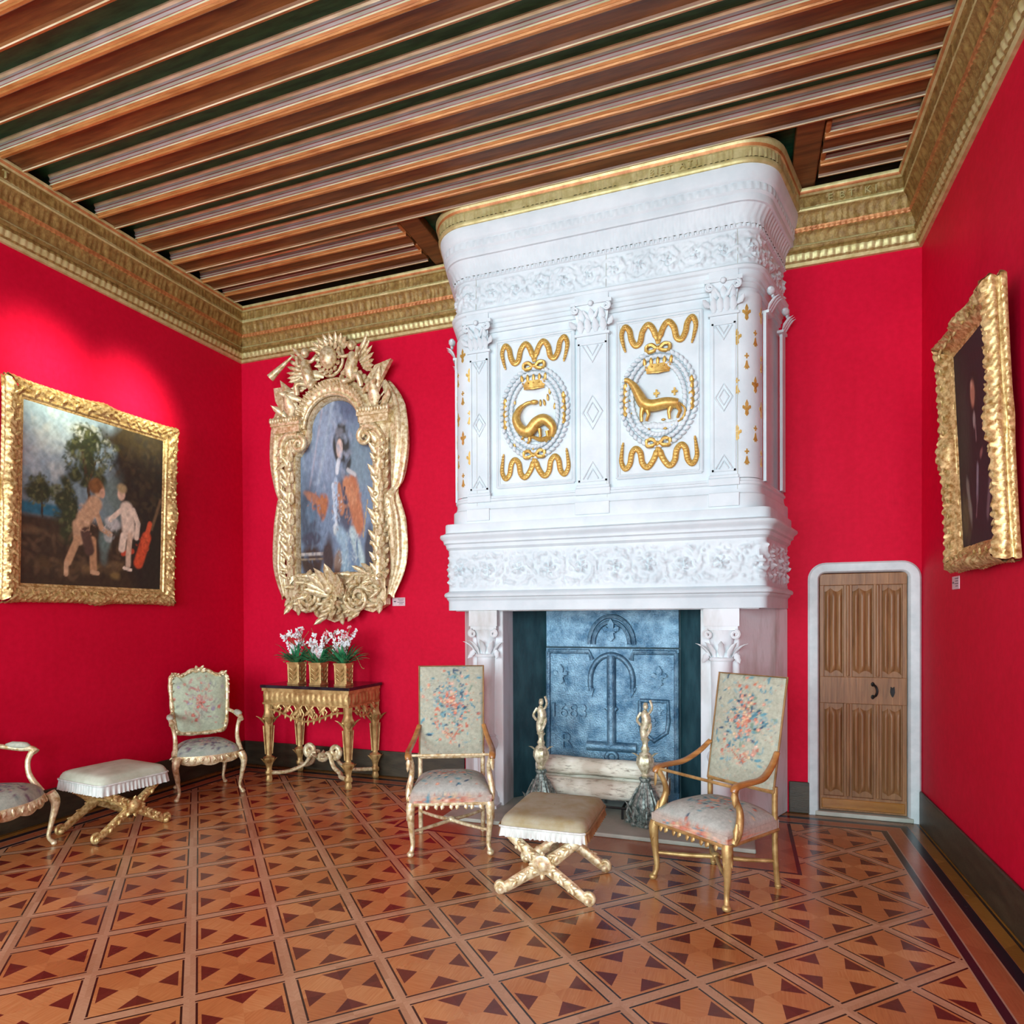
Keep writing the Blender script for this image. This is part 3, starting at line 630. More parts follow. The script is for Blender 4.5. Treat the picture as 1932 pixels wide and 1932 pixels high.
        b.tube(bez([(xm+.13, y-.025, zm-.07), (xm+.165, y-.02, zm-.11), (xm+.155, y-.018, zm-.16), (xm+.12, y-.016, zm-.185)], 5), .007, 6)
        for x in (.0, .105): b.prism([(xm+x+p_[0]*1.1, zm-.03+p_[1]*1.3) for p_ in CR], y-.014, y)
        for x, z in ((-.14, -.10), (-.10, -.185), (-.05, -.21), (.0, -.19), (.05, -.215), (.09, -.20), (-.02, -.25), (-.15, -.02), (.04, -.16)): b.sph((xm+x, y-.008, zm+z), (.014, .008, .008), 6)
    b.v = [((q2[0]-xm-.01)*1.27+xm, (q2[1]-y)*1.25+y, (q2[2]-zm+.07)*1.22+zm-.075) for q2 in b.v]; b.build(beast, 'giltmotif', p, smooth=60)
    b = MB()
    for i in range(16): b.sph((xm-.16+.021*i+.006*nz(i*3.3, 2), y-.006, zm-.225+.018*nz(i*1.7, 9)), (.030, .016, .026), 7)
    b.build('carved_ground', 'stone', p, smooth=60)
relief(-.815, -.165, 'salamander'); relief(.175, .805, 'ermine')

# jambs
for sg in (-1, 1):
    b = MB()
    pl = [(.79, 5.12), (1.06, 5.12), (1.33, 5.58), (1.435, YB), (.79, YB), (.79, 5.4)]
    vs = [(sg*x, y, 0) for x, y in pl]+[(sg*x, y, 1.665) for x, y in pl]; n = len(pl)
    b.add(vs, [tuple(range(n)), tuple(range(n, 2*n))]+[(i, (i+1) % n, n+(i+1) % n, n+i) for i in range(n)])
    j = b.build('jamb', 'stone_old', fp, smooth=0, bevel=.012)
    b = MB(); xc = sg*.94; yc = 5.12
    b.box(xc-.125, xc+.125, yc-.075, yc+.02, 1.53, 1.662)                       # abacus block
    b.box(xc-.115, xc+.115, yc-.065, yc+.02, 1.50, 1.53)
    b.grid(lambda u, v: (xc+(.075+.035*u*u)*math.sin((v-.5)*PI), yc-(.05+.035*u*u)*math.cos((v-.5)*PI)*1.0, 1.30+.20*u), 8, 14)
    for i in range(5):
        a = (i-2)*.62; b.leaf((xc+.075*math.sin(a), yc-.05*math.cos(a)-.005, 1.29), (.4*math.sin(a), -.2, 1), (math.sin(a), -math.cos(a), 0), .15, .055, .014, .45)
    for s2 in (-1, 1):
        sp = spiral(xc+s2*.095, 1.47, .034, .008, PI/2, PI/2-s2*PI*3, 20); b.tube([(x, yc-.075, z) for x, z in sp], .011, 6)
        b.leaf((xc+s2*.09, yc-.03, 1.34), (s2*.5, -.2, -1), (0, -1, 0), .1, .05, .014, .5)
    b.lathe([(.085, 1.27), (.092, 1.28), (.092, 1.292), (.08, 1.30)], (xc, yc, 0), 18)
    b.lathe([(.070, .62), (.074, .95), (.078, 1.27)], (xc, yc, 0), 18)
    b.lathe([(.055, .46), (.075, .48), (.10, .52), (.108, .55), (.10, .58), (.082, .60), (.09, .615), (.072, .63)], (xc, yc, 0), 18)
    b.lathe([(.115, .0), (.115, .09), (.10, .11), (.095, .14), (.078, .16), (.074, .30), (.078, .46)], (xc, yc, 0), 18)
    b.box(xc-.13, xc+.13, yc-.12, yc+.02, 0, .055)
    b.build('console_column', 'stone_old', j, smooth=45)
# hearth slab and fire chamber
b = MB(); b.box(-1.15, 1.17, 4.70, YB-.05, 0, .03); b.build('hearth_slab', 'hearth', fp, smooth=0, bevel=.008)
b = MB(); yb_ = 5.66
b.add([(-.80, 5.36, .03), (-.57, yb_, .03), (-.57, yb_, 1.9), (-.80, 5.36, 1.9)], [(0, 1, 2, 3)]); b.add([(.80, 5.36, .03), (.60, yb_, .03), (.60, yb_, 1.9), (.80, 5.36, 1.9)], [(0, 1, 2, 3)])
b.add([(-.57, yb_, .03), (.60, yb_, .03), (.60, yb_, 1.9), (-.57, yb_, 1.9)], [(0, 1, 2, 3)])
b.build('fire_chamber', 'firewall', fp, smooth=0)

# fireback
fb = thing('fireback', 'tall blue-grey cast iron fireback with anchor, lilies and the date 1683', 'fireback', (CX, 5.655, .03))
b = MB(); b.box(-.56, .59, -.04, 0, 0, 1.30)
b.build('iron_plate', 'iron', fb, smooth=0, bevel=.004)
b = MB()
b.box(-.56, .59, -.035, 0, 1.31, 1.66); b.build('upper_plate', 'iron', fb, smooth=0, bevel=.004)
b = MB(); y = -.045; cx_ = .025
def rod(pts, r_=.016): b.tube([(x, y, z) for x, z in pts], r_*1.35, 8)
rod([(-.54, 1.27), (-.17, 1.27), (-.145, 1.20)]); rod([(.57, 1.27), (.215, 1.27), (.195, 1.20)]); rod([(-.54, 1.27), (-.54, .1)]); rod([(.57, 1.27), (.57, .1)])
for rr in (.195, .155): rod([(cx_+rr*math.cos(PI-PI*i/20), 1.335+rr*1.25*math.sin(PI*i/20)) for i in range(21)], .014)
b.build('rim_moulding', 'iron', fb)
b = MB()
rod([(cx_, 1.24), (cx_, .45)], .030); rod([(cx_-.215, .45), (cx_+.215, .45)], .032)
rod([(cx_+.045*math.cos(a*PI/8), .36+.045*math.sin(a*PI/8)) for a in range(17)], .015)
for sg in (-1, 1):
    rod([(cx_, 1.245)]+[(cx_+sg*.185*math.sin(a*PI/20), 1.02+.225*math.cos(a*PI/20)) for a in range(1, 11)]+[(cx_+sg*.18, .93)], .018)
    b.prism([(cx_+sg*.215, .97), (cx_+sg*.15, .95), (cx_+sg*.17, .88)][::sg], y-.018, y+.01)
    rod([(cx_, .74), (cx_+sg*.05, .79)], .014)
b.build('anchor', 'iron', fb, smooth=50)
for x, z, s_ in ((cx_, 1.46, 1.5), (-.42, 1.07, 1.35), (.43, 1.07, 1.35)):
    b = MB(); b.prism([(x+p_[0]*s_*1.5, z+p_[1]*s_*1.2) for p_ in FL], y-.030, y+.01); b.build('raised_lily', 'iron', fb, smooth=0, bevel=.004)
b = MB(); b.M = Matrix.Translation((-.355, y, .69)); b.text('1683', .175, .024); b.build('raised_date', 'iron', fb, smooth=0, bevel=.002)
b = MB(); b.M = Matrix.Translation((-.37, y, .42)); b.text('R', .20, .024); b.build('raised_letter', 'iron', fb, smooth=0, bevel=.002)
b = MB(); rod([(.27, .86), (.50, .86), (.505, .70), (.49, .60), (.385, .52), (.28, .60), (.265, .70), (.27, .86)], .014)
for x, z in ((.33, .78), (.43, .78), (.385, .68)): b.prism([(x+p_[0]*.9, z+p_[1]*.7) for p_ in FL], y-.012, y+.01)
b.build('raised_shield', 'iron', fb, smooth=50)

# logs on a low fire grate
lg = [(CX-.53, 5.255, .378, .072, 1.06), (CX-.50, 5.345, .245, .07, 1.04), (CX-.44, 5.175, .222, .076, .98)]
for k, (x, y, z, r_, L) in enumerate(lg):
    nm = ['pale birch log topmost of the stack in the hearth', 'pale birch log behind and under the topmost log in the hearth', 'pale birch log at the front of the stack in the hearth'][k]
    b = MB(); n = 24
    b.grid(lambda u, v: (u*L, (r_*(1+.10*nz(u*3, v*0+k))+.006*nz(u*9, math.cos(v*6.28)*2, math.sin(v*6.28)*2+k))*math.cos(2*PI*v)+.012*nz(u*2, 5+k), (r_*(1+.10*nz(u*3, v*0+k))+.006*nz(u*9, math.cos(v*6.28)*2, k+math.sin(v*6.28)*2))*math.sin(2*PI*v)), n, 18, cv=True)
    lo = thing('log', nm, 'firewood log', (x, y, z), 0, 'birch logs in the hearth'); b.build('bark', 'bark', lo)
    for u in (0.001, .999): b = MB(); b.add([(u*L, r_*.97*math.cos(2*PI*v/18)+.012*nz(u*2, 5+k), r_*.97*math.sin(2*PI*v/18)) for v in range(18)], [tuple(range(18))]); b.build('cut_end', 'cut', lo, smooth=0)
gr = thing('fire_grate', 'low black iron grate under the birch logs in the hearth', 'fire grate', (CX, 5.27, .03)); 
for i in range(5):
    b = MB(); x = -.42+.21*i; b.tube([(x, -.2, 0), (x, -.2, .085), (x, .2, .085), (x, .2, 0)], .010, 6); b.build('bar', 'ironblk', gr)
b = MB(); b.tube([(-.44, -.2, .085), (.45, -.2, .085)], .010, 6); b.tube([(-.44, .2, .085), (.45, .2, .085)], .010, 6); b.build('cross_bar', 'ironblk', gr)

# firedogs
def firedog(x, y, lab, first=None):
    if first: a = copy_tree(first)
    else:
        a = thing('firedog', '', 'firedog')
        b = MB()
        b.lathe([(.135, 0), (.14, .015), (.10, .04), (.118, .10), (.115, .16), (.085, .23), (.055, .28), (.038, .32), (.05, .335), (.05, .35), (.03, .36)], seg=22, rip=.08, nr=8)
        for ang in range(8):
            q2 = 2*PI*ang/8+.2; c2, s2 = math.cos(q2), math.sin(q2)
            b.tube(bez([(c2*.13, s2*.13, .02), (c2*.155, s2*.155, .08), (c2*.12, s2*.12, .17), (c2*.065, s2*.065, .27)], 5), .012, 6)
            b.leaf((c2*.10, s2*.10, .03), (c2*.2, s2*.2, 1), (c2, s2, 0), .15, .075, .018, .3)
            b.sph((c2*.15, s2*.15, .018), (.028, .028, .018), 8)
        b.build('pierced_base', 'pewter', a)
        b = MB(); b.lathe([(.025, .35), (.04, .37), (.028, .385), (.05, .42), (.072, .46), (.070, .50), (.045, .54), (.028, .555), (.036, .575), (.022, .60), (.024, .63), (.04, .65), (.02, .66)], seg=18, rip=.07, nr=6)
        for ang in range(4):
            c2, s2 = math.cos(ang*PI/2+.3), math.sin(ang*PI/2+.3); b.leaf((c2*.045, s2*.045, .50), (c2*.5, s2*.5, 1), (c2, s2, 0), .07, .05, .012, .6)
        b.build('baluster', 'brass', a)
        b = MB()      # little figure finial
        b.tube(bez([(0, 0, .65), (-.012, 0, .72), (.012, 0, .79), (0, 0, .85), (.004, 0, .875)], 5), [.030, .034, .032, .038, .042, .040, .036, .020, .018], 10)
        b.sph((.004, 0, .902), (.023, .025, .028), 10); b.sph((.004, .004, .918), (.022, .024, .018), 8)
        b.tube(bez([(-.036, 0, .855), (-.065, -.02, .80), (-.03, -.045, .765)], 4), .012, 6); b.tube(bez([(.038, 0, .855), (.062, -.02, .90), (.045, -.02, .955)], 4), .011, 6)
        b.tube(bez([(-.02, -.02, .66), (.03, -.035, .70), (.045, .0, .77), (-.02, .03, .80)], 4), .014, 6)
        b.build('figure_finial', 'brass', a)
        b = MB(); b.tube([(0, .03, .10), (0, .42, .10), (0, .42, 0)], .016, 6); b.build('log_rest', 'ironblk', a)
    a.location = (x, y, .03); a.scale = (.88, .88, .985); a['label'] = lab; a['category'] = 'firedog'; a['group'] = 'ornate firedogs on the hearth'; return a
fd = firedog(-.69, 5.03, 'silvery brass firedog with figure finial, on the right of the hearth')
firedog(-1.515, 5.03, 'silvery brass firedog with figure finial, on the left of the hearth, behind the stool', fd)
# ------------------------------------------------------------------ painting with shapes (colours only)
def smooth(e0, e1, x): t_ = np.clip((x-e0)/(e1-e0), 0, 1); return t_*t_*(3-2*t_)
def vnoise(u, v, f, seed):
    rs = np.random.RandomState(seed); out = 0
    for k in range(5):
        a, b_, p, q2 = rs.uniform(-1, 1, 4); out = out+np.sin(f*(a*1.7*u+b_*1.7*v)+p*9+1.6*np.sin(f*.6*(q2*u-a*v)+p*5))
    return out/5
class Paint:
    def __init__(s, u, v, base, seed=1): s.u, s.v = u, v; s.c = np.tile(np.array(base, float), (len(u), 1)); s.seed = seed
    def lay(s, mask, col): s.c = s.c*(1-mask[:, None])+np.array(col, float)*mask[:, None]
    def blob(s, x, y, rx, ry, col, rot=0, soft=.35, wob=.15, op=1):
        s.seed += 1; c_, n_ = math.cos(rot), math.sin(rot); dx, dy = s.u-x, s.v-y
        a, b_ = (dx*c_+dy*n_)/rx, (-dx*n_+dy*c_)/ry; r = np.sqrt(a*a+b_*b_)+wob*vnoise(s.u, s.v, 30, s.seed)
        s.lay(smooth(1, 1-soft, r)*op if False else (1-smooth(1-soft, 1, r))*op, col)
    def line(s, pts, wd, col, soft=.4):
        d = np.full(len(s.u), 9.)
        for (x0, y0), (x1, y1) in zip(pts[:-1], pts[1:]):
            L = (x1-x0)**2+(y1-y0)**2+1e-9; t_ = np.clip(((s.u-x0)*(x1-x0)+(s.v-y0)*(y1-y0))/L, 0, 1)
            d = np.minimum(d, np.hypot(s.u-x0-t_*(x1-x0), s.v-y0-t_*(y1-y0)))
        s.lay(1-smooth(wd*(1-soft), wd, d), col)

def scatter(P, x, y, rx, ry, cols, n, sz, seed, op=.7, asp=.5):
    rs = random.Random(seed)
    for i in range(n):
        a = rs.uniform(0, 2*PI); r_ = math.sqrt(rs.random()); P.blob(x+rx*r_*math.cos(a), y+ry*r_*math.sin(a), sz*rs.uniform(.6, 1.5), sz*asp*rs.uniform(.6, 1.4), rs.choice(cols), rs.uniform(0, PI), .7, .3, op)
def landscape(co):
    u = (co[:, 0]+.66)/1.32; v = (co[:, 2]+.70)/1.40
    P = Paint(u, v, (.16, .24, .26), 3)
    P.lay(smooth(.3, 1, v+.15*vnoise(u, v, 12, 4)), (.30, .42, .48)); P.blob(.18, .8, .25, .2, (.45, .55, .56), .4, .9, .4); P.blob(.4, .9, .14, .1, (.50, .54, .46), 0, .8, .4)
    P.lay((1-smooth(.36, .42, v)), (.045, .028, .014)); P.lay(smooth(.38, .40, v)*(1-smooth(.44, .47, v))*(1-smooth(.25, .35, u)), (.02, .13, .20))
    P.blob(.95, .65, .42, .62, (.030, .022, .014), .1, .3, .15); P.blob(.75, .92, .28, .14, (.05, .035, .012), 0, .5, .3); P.blob(.95, .3, .3, .5, (.022, .018, .013), 0, .4, .1)
    for x, y, a, b_ in ((.42, .72, .11, .14), (.36, .82, .10, .10), (.45, .88, .09, .08), (.32, .66, .06, .06), (.13, .53, .08, .09), (.10, .50, .08, .06), (.27, .50, .07, .13), (.3, .38, .09, .16), (.50, .62, .06, .08)):
        P.blob(x, y, a, b_, (.035, .045, .018), 0, .5, .55)
    for x, y in ((.40, .9), (.36, .77), (.50, .70), (.12, .58), (.22, .55), (.56, .80), (.62, .87)): P.blob(x, y, .05, .03, (.14, .15, .05), .5, .7, .6, .8)
    P.line([(.45, .42), (.42, .6), (.38, .8)], .013, (.06, .04, .02)); P.line([(.42, .6), (.47, .75)], .008, (.07, .05, .02)); P.line([(.14, .38), (.13, .5)], .008, (.04, .03, .02))
    P.blob(.1, .3, .12, .04, (.12, .075, .035), 0, .8, .4); P.blob(.5, .12, .3, .05, (.15, .095, .04), .1, .8, .4); P.blob(.62, .08, .06, .04, (.22, .15, .05), 0, .7, .4); P.blob(.2, .12, .2, .05, (.08, .05, .02), 0, .8, .4)
    GRN = [(.03, .045, .018), (.05, .07, .025), (.09, .11, .04), (.02, .03, .014), (.14, .15, .06)]
    scatter(P, .18, .78, .2, .2, [(.42, .54, .58), (.30, .42, .50), (.52, .58, .55), (.24, .34, .42)], 60, .05, 5, .35)
    scatter(P, .40, .76, .14, .17, GRN, 150, .020, 6); scatter(P, .44, .90, .13, .07, GRN+[(.45, .5, .42)], 80, .018, 7); scatter(P, .13, .52, .09, .09, GRN, 70, .018, 8)
    scatter(P, .28, .46, .08, .15, GRN, 90, .018, 9); scatter(P, .54, .80, .08, .10, GRN+[(.5, .55, .42)], 70, .018, 10)
    scatter(P, .80, .70, .2, .28, [(.045, .035, .018), (.07, .05, .025), (.03, .022, .014), (.02, .02, .016)], 130, .04, 11, .6); scatter(P, .35, .20, .35, .16, [(.10, .06, .03), (.05, .035, .02), (.03, .02, .012), (.14, .09, .045)], 120, .04, 12, .5)
    P.line([(.97, .6), (.9, .4)], .018, (.16, .10, .05), .8); P.blob(.55, .28, .06, .16, (.13, .20, .18), 0, .7, .3)
    P.blob(.60, .55, .10, .22, (.15, .22, .20), 0, .8, .3)
    # red cloth, grey rock, two loosely brushed light figures
    P.line([(.80, .17), (.86, .34)], .045, (.66, .09, .03)); P.line([(.84, .28), (.885, .43)], .022, (.70, .11, .04)); P.line([(.68, .22), (.75, .24)], .02, (.5, .07, .03))
    P.blob(.60, .40, .07, .05, (.50, .52, .50), 0, .5, .4); P.blob(.57, .32, .04, .04, (.36, .40, .38), 0, .5, .4)
    fl = (.56, .36, .21)
    P.line([(.40, .40), (.47, .50)], .062, fl); P.line([(.36, .36), (.37, .28)], .045, fl); P.line([(.36, .28), (.30, .14)], .028, (.50, .30, .16)); P.line([(.46, .28), (.47, .10)], .030, (.46, .26, .13))
    P.line([(.29, .13), (.29, .07)], .018, fl); P.line([(.46, .09), (.50, .085)], .016, fl); P.line([(.47, .48), (.52, .36), (.58, .33)], .022, fl); P.line([(.41, .32), (.44, .22)], .042, (.09, .05, .035))
    P.blob(.50, .585, .040, .050, fl); P.blob(.475, .605, .060, .060, (.22, .095, .03), .3, .4, .25); P.blob(.52, .57, .022, .035, (.60, .36, .24))
    f2 = (.78, .66, .52)
    P.line([(.70, .50), (.72, .36)], .060, f2); P.line([(.66, .49), (.58, .42)], .020, f2); P.line([(.75, .50), (.79, .42), (.78, .33)], .022, f2); P.line([(.68, .33), (.67, .25)], .030, f2); P.line([(.73, .34), (.72, .22), (.72, .15)], .024, (.66, .50, .36)); P.line([(.69, .13), (.74, .12)], .013, f2)
    P.blob(.655, .59, .034, .045, (.70, .50, .36)); P.blob(.66, .625, .048, .042, (.42, .32, .16), 0, .5, .2)
    scatter(P, .42, .42, .06, .12, [(.66, .44, .28), (.42, .24, .13), (.58, .36, .2)], 30, .016, 14, .45); scatter(P, .71, .42, .04, .10, [(.82, .72, .58), (.6, .46, .34)], 22, .014, 15, .45)
    scatter(P, .83, .28, .05, .08, [(.72, .13, .05), (.42, .05, .02)], 22, .016, 16, .6); scatter(P, .58, .36, .05, .07, [(.55, .56, .52), (.2, .22, .2), (.35, .38, .36)], 30, .014, 17, .6)
    k = 1+.22*vnoise(u, v, 70, 9)+.15*vnoise(u, v, 140, 19); return P.c*k[:, None]

def grand_portrait(co):
    u = (co[:, 0]+.45)/.90; v = (co[:, 2]-2.03)/1.82
    P = Paint(u, v, (.16, .22, .32), 30)
    P.blob(.35, .8, .35, .4, (.26, .33, .45), .4, .9, .3); P.blob(.75, .6, .3, .3, (.17, .25, .31), 0, .9, .3); P.blob(.7, .95, .3, .12, (.09, .12, .20), 0, .8, .3); P.line([(.12, .5), (.3, .95)], .02, (.36, .34, .42), .9)
    P.line([(.25, .55), (.45, 1)], .03, (.32, .40, .50), .9); P.blob(.1, .35, .2, .3, (.06, .08, .12), 0, .7, .2)
    P.blob(.17, .455, .17, .035, (.32, .14, .09), -.3, .4, .3); P.blob(.30, .41, .11, .08, (.38, .13, .05), .2, .4, .3); P.blob(.13, .37, .10, .08, (.10, .16, .24), 0, .5, .3)
    P.blob(.15, .22, .16, .05, (.05, .05, .08), 0, .4, .2); P.blob(.15, .09, .2, .12, (.045, .022, .016), 0, .4, .1); P.line([(0, .135), (.30, .135)], .012, (.40, .36, .34)); P.line([(0, .105), (.30, .105)], .008, (.25, .18, .12))
    P.blob(.38, .12, .10, .16, (.05, .03, .03), 0, .5, .3)
    P.blob(.60, .42, .17, .20, (.07, .08, .12), 0, .4, .2)
    P.line([(.70, .50), (.78, .30)], .10, (.42, .15, .07), .5); P.line([(.62, .52), (.72, .44)], .06, (.48, .20, .10), .5); P.line([(.52, .50), (.56, .38)], .045, (.40, .17, .09), .5)
    P.line([(.48, .54), (.47, .34)], .035, (.34, .45, .60), .5); P.line([(.44, .52), (.50, .24)], .022, (.50, .58, .68), .5); P.line([(.60, .50), (.62, .36)], .014, (.05, .05, .08))
    P.blob(.48, .27, .05, .05, (.55, .60, .60), 0, .5, .3); P.line([(.53, .24), (.60, .20), (.60, .05)], .07, (.26, .38, .48), .6); P.line([(.70, .24), (.86, .04)], .06, (.40, .52, .54), .6); P.line([(.66, .2), (.7, .02)], .03, (.14, .22, .34), .6); P.line([(.75, .22), (.78, .05)], .018, (.12, .2, .30), .6)
    P.blob(.50, .07, .07, .09, (.24, .16, .12), 0, .5, .4); P.blob(.92, .14, .08, .18, (.05, .05, .07), 0, .5, .2)
    P.blob(.57, .735, .135, .115, (.030, .035, .035), 0, .3, .18); P.blob(.56, .82, .10, .06, (.04, .045, .045), 0, .4, .2); P.blob(.63, .66, .07, .09, (.03, .035, .035), .3, .4, .2)
    P.blob(.535, .725, .048, .062, (.66, .48, .40), 0, .25, .04); P.line([(.50, .60), (.52, .65)], .03, (.62, .66, .72), .5); P.line([(.64, .60), (.74, .57)], .018, (.45, .46, .48), .6)
    scatter(P, .35, .75, .35, .25, [(.22, .30, .42), (.30, .37, .48), (.17, .25, .34), (.36, .38, .46)], 120, .045, 21, .35)
    scatter(P, .70, .42, .12, .14, [(.46, .18, .08), (.32, .11, .06), (.54, .26, .14)], 60, .022, 22, .55); scatter(P, .24, .43, .15, .05, [(.44, .17, .08), (.28, .10, .07), (.14, .2, .3)], 40, .022, 23, .55)
    scatter(P, .66, .12, .18, .14, [(.34, .44, .52), (.5, .58, .6), (.14, .22, .32), (.22, .32, .36)], 90, .026, 24, .55, .35); scatter(P, .49, .40, .07, .14, [(.5, .56, .64), (.12, .16, .24), (.34, .42, .54), (.35, .2, .12)], 60, .018, 25, .6)
    scatter(P, .15, .25, .2, .18, [(.08, .12, .18), (.05, .05, .08), (.12, .16, .22)], 60, .03, 26, .5)
    P.line([(.84, .22), (.90, .42)], .006, (.45, .3, .1))
    k = 1+.18*vnoise(u, v, 60, 9)+.14*vnoise(u, v, 130, 19); return P.c*k[:, None]

def dark_portrait(co):
    u = (co[:, 0]+.29)/.58; v = (co[:, 2]+.56)/1.12
    P = Paint(u, v, (.022, .008, .014), 60)
    P.blob(.2, .6, .25, .4, (.035, .03, .028), 0, .9, .2); P.blob(.1, .15, .2, .2, (.09, .07, .035), .3, .8, .3); P.blob(.22, .22, .06, .16, (.22, .20, .17), .3, .8, .4)
    P.blob(.5, .72, .16, .14, (.020, .008, .008), 0, .4, .1); P.blob(.46, .73, .085, .085, (.46, .20, .13), 0, .5, .08); P.blob(.44, .78, .05, .03, (.55, .30, .22), 0, .8, .1)
    P.blob(.47, .60, .05, .05, (.36, .28, .27), 0, .5, .2); P.line([(.50, .56), (.50, .50)], .02, (.24, .14, .15), .8)
    P.blob(.62, .42, .06, .03, (.32, .13, .12), .3, .6, .3); P.line([(.50, .36), (.45, .22)], .04, (.30, .26, .32), .8); P.line([(.45, .22), (.40, .13)], .02, (.20, .12, .14), .8); P.line([(.80, .26), (.70, .12)], .05, (.20, .13, .15), .8)
    P.blob(.6, .2, .3, .3, (.035, .010, .022), 0, .9, .2, .4)
    k = 1+.25*vnoise(u, v, 60, 9); return P.c*k[:, None]

# ------------------------------------------------------------------ carved frames
def carved_frame(b, w, h, prof, step=.012, seed=0, cart=.022):
    # profile: (inset from the outer edge, projection, amplitude); facing -y, centred on the origin
    cs = [(-w/2, -h/2), (w/2, -h/2), (w/2, h/2), (-w/2, h/2)]; nP = len(prof)
    for k in range(4):
        (x0, z0), (x1, z1) = cs[k], cs[(k+1) % 4]; L = math.hypot(x1-x0, z1-z0); tx, tz = (x1-x0)/L, (z1-z0)/L; nx, nz_ = -tz, tx
        ns = int(L/step); vs = []
        for i in range(ns+1):
            for j, (a, y, am) in enumerate(prof):
                s_ = a+(L-2*a)*i/ns; c_ = s_-L/2; ph = s_*2*PI/.095+seed
                side = a < .0065 and j < nP*.5
                o_ = 0 if side else am*(.6*math.sin(ph+3.2*j)*math.cos(ph*.5+j*1.3)+.5*abs(math.sin(ph*.5+j*.9))+.5*nz(s_*38, j*1.9, seed+k))
                mid = math.exp(-(c_/.09)**2); cor = math.exp(-(min(s_, L-s_)/.10)**2)
                out = cart*(mid+.6*cor)*(1-j/nP)**1.0*(1 if j < nP*.5 else 0)+(am*abs(math.sin(s_*PI/.042+j)) if side else 0)
                vs.append((x0+tx*s_+nx*(a-out), y-o_-am*1.6*(mid+cor*.7), z0+tz*s_+nz_*(a-out)))
        b.add(vs, [(i*nP+j, (i+1)*nP+j, (i+1)*nP+j+1, i*nP+j+1) for i in range(ns) for j in range(nP-1)])
def frame_leaves(b, w, h, inset, y, size, n_):
    for k in range(4):
        cs = [(-w/2+inset, -h/2+inset), (w/2-inset, -h/2+inset), (w/2-inset, h/2-inset), (-w/2+inset, h/2-inset)]
        (x0, z0), (x1, z1) = cs[k], cs[(k+1) % 4]; L = math.hypot(x1-x0, z1-z0); tx, tz = (x1-x0)/L, (z1-z0)/L; m_ = int(L/n_)
        for i in range(m_):
            s_ = (i+.5)*L/m_; dirn = 1 if s_ > L/2 else -1; sd = 1 if i % 2 else -1
            d = Vector((tx*dirn*.7-tz*sd*.7, 0, tz*dirn*.7+tx*sd*.7)); b.leaf((x0+tx*s_, y, z0+tz*s_), d, (0, -1, 0), size, size*.55, .010, .15, 5)
def canvas(parent, w, h, fn, n=(150, 160), y=-.03):
    b = MB(); b.grid(lambda u, v: (-w/2+w*u, y, -h/2+h*v), n[0], n[1]); return b.build('canvas', 'canvas', parent, smooth=0, paint=fn)

# left painting
pt = thing('landscape_painting', 'large landscape painting in a carved gilt frame with two pale figures and red cloth', 'painting', (XL+.045, 4.035, 2.575), PI/2)
pt.rotation_euler = (math.radians(2.4), 0, PI/2)
prof = [(.004, .0, 0), (.0, -.006, .004), (.0, -.016, .010), (.006, -.026, .0), (.008, -.034, 0), (.002, -.042, .008), (.002, -.052, .010), (.006, -.062, .008), (.018, -.074, .014), (.030, -.078, .015), (.042, -.075, .016), (.056, -.070, .016), (.070, -.062, .014), (.082, -.056, .010), (.092, -.050, .004), (.098, -.052, 0), (.106, -.055, 0), (.114, -.050, 0), (.118, -.038, 0), (.128, -.036, .002), (.140, -.028, 0)]
b = MB(); carved_frame(b, 1.54, 1.66, prof, .010); frame_leaves(b, 1.54, 1.66, .048, -.074, .062, .052)
b.build('gilt_frame', 'gilt', pt, smooth=60); canvas(pt, 1.30, 1.42, landscape)
b = MB(); b.box(-.6, .6, -.024, -.001, -.68, .68); b.build('back_board', 'oak', pt, smooth=0)

# right painting
pr = thing('portrait_painting', 'dark portrait of a person in a carved gilt frame on the right wall', 'painting', (XR-.05, 4.30, 2.575), -PI/2)
pr.rotation_euler = (math.radians(2.6), 0, -PI/2)
b = MB(); prof2 = [(.004, .0, 0), (.0, -.006, .004), (.0, -.016, .010), (.0, -.026, .004), (.008, -.030, 0), (.010, -.038, 0), (.004, -.044, .006), (.002, -.056, .012), (.004, -.068, .008), (.006, -.076, .006), (.016, -.088, .012), (.030, -.094, .014), (.044, -.088, .016), (.058, -.078, .016), (.074, -.066, .014), (.088, -.056, .008), (.096, -.052, .0), (.110, -.046, .0), (.114, -.036, 0), (.126, -.032, .004), (.136, -.024, 0)]
carved_frame(b, .89, 1.40, prof2, .008, 4, .014); frame_leaves(b, .90, 1.40, .052, -.084, .05, .045)
b.build('gilt_frame', 'gilt', pr, smooth=60); canvas(pr, .66, 1.16, dark_portrait, (80, 140))
b = MB(); b.box(-.3, .3, -.024, -.001, -.55, .55); b.build('back_board', 'oak', pr, smooth=0)

# grand carved frame between the corner and the fireplace
gx = -3.915
gp_ = thing('framed_portrait', 'tall arched portrait of a robed person in a sculpted gilt trophy frame', 'painting', (gx, YB-.03, 0))
b = MB()
def arch_pts(hw, z0, zs, rise, n=16): return [(-hw, z0)]+[(-hw, zs)]+[(-hw*math.cos(PI*i/n), zs+rise*math.sin(PI*i/n)) for i in range(1, n)]+[(hw, zs)]+[(hw, z0)]
b.grid(lambda u, v: (lambda hw: (-hw+2*hw*v, -.03, 2.0+1.87*u))(.50), 190, 100); b.build('canvas', 'canvas', gp_, smooth=0, paint=grand_portrait)
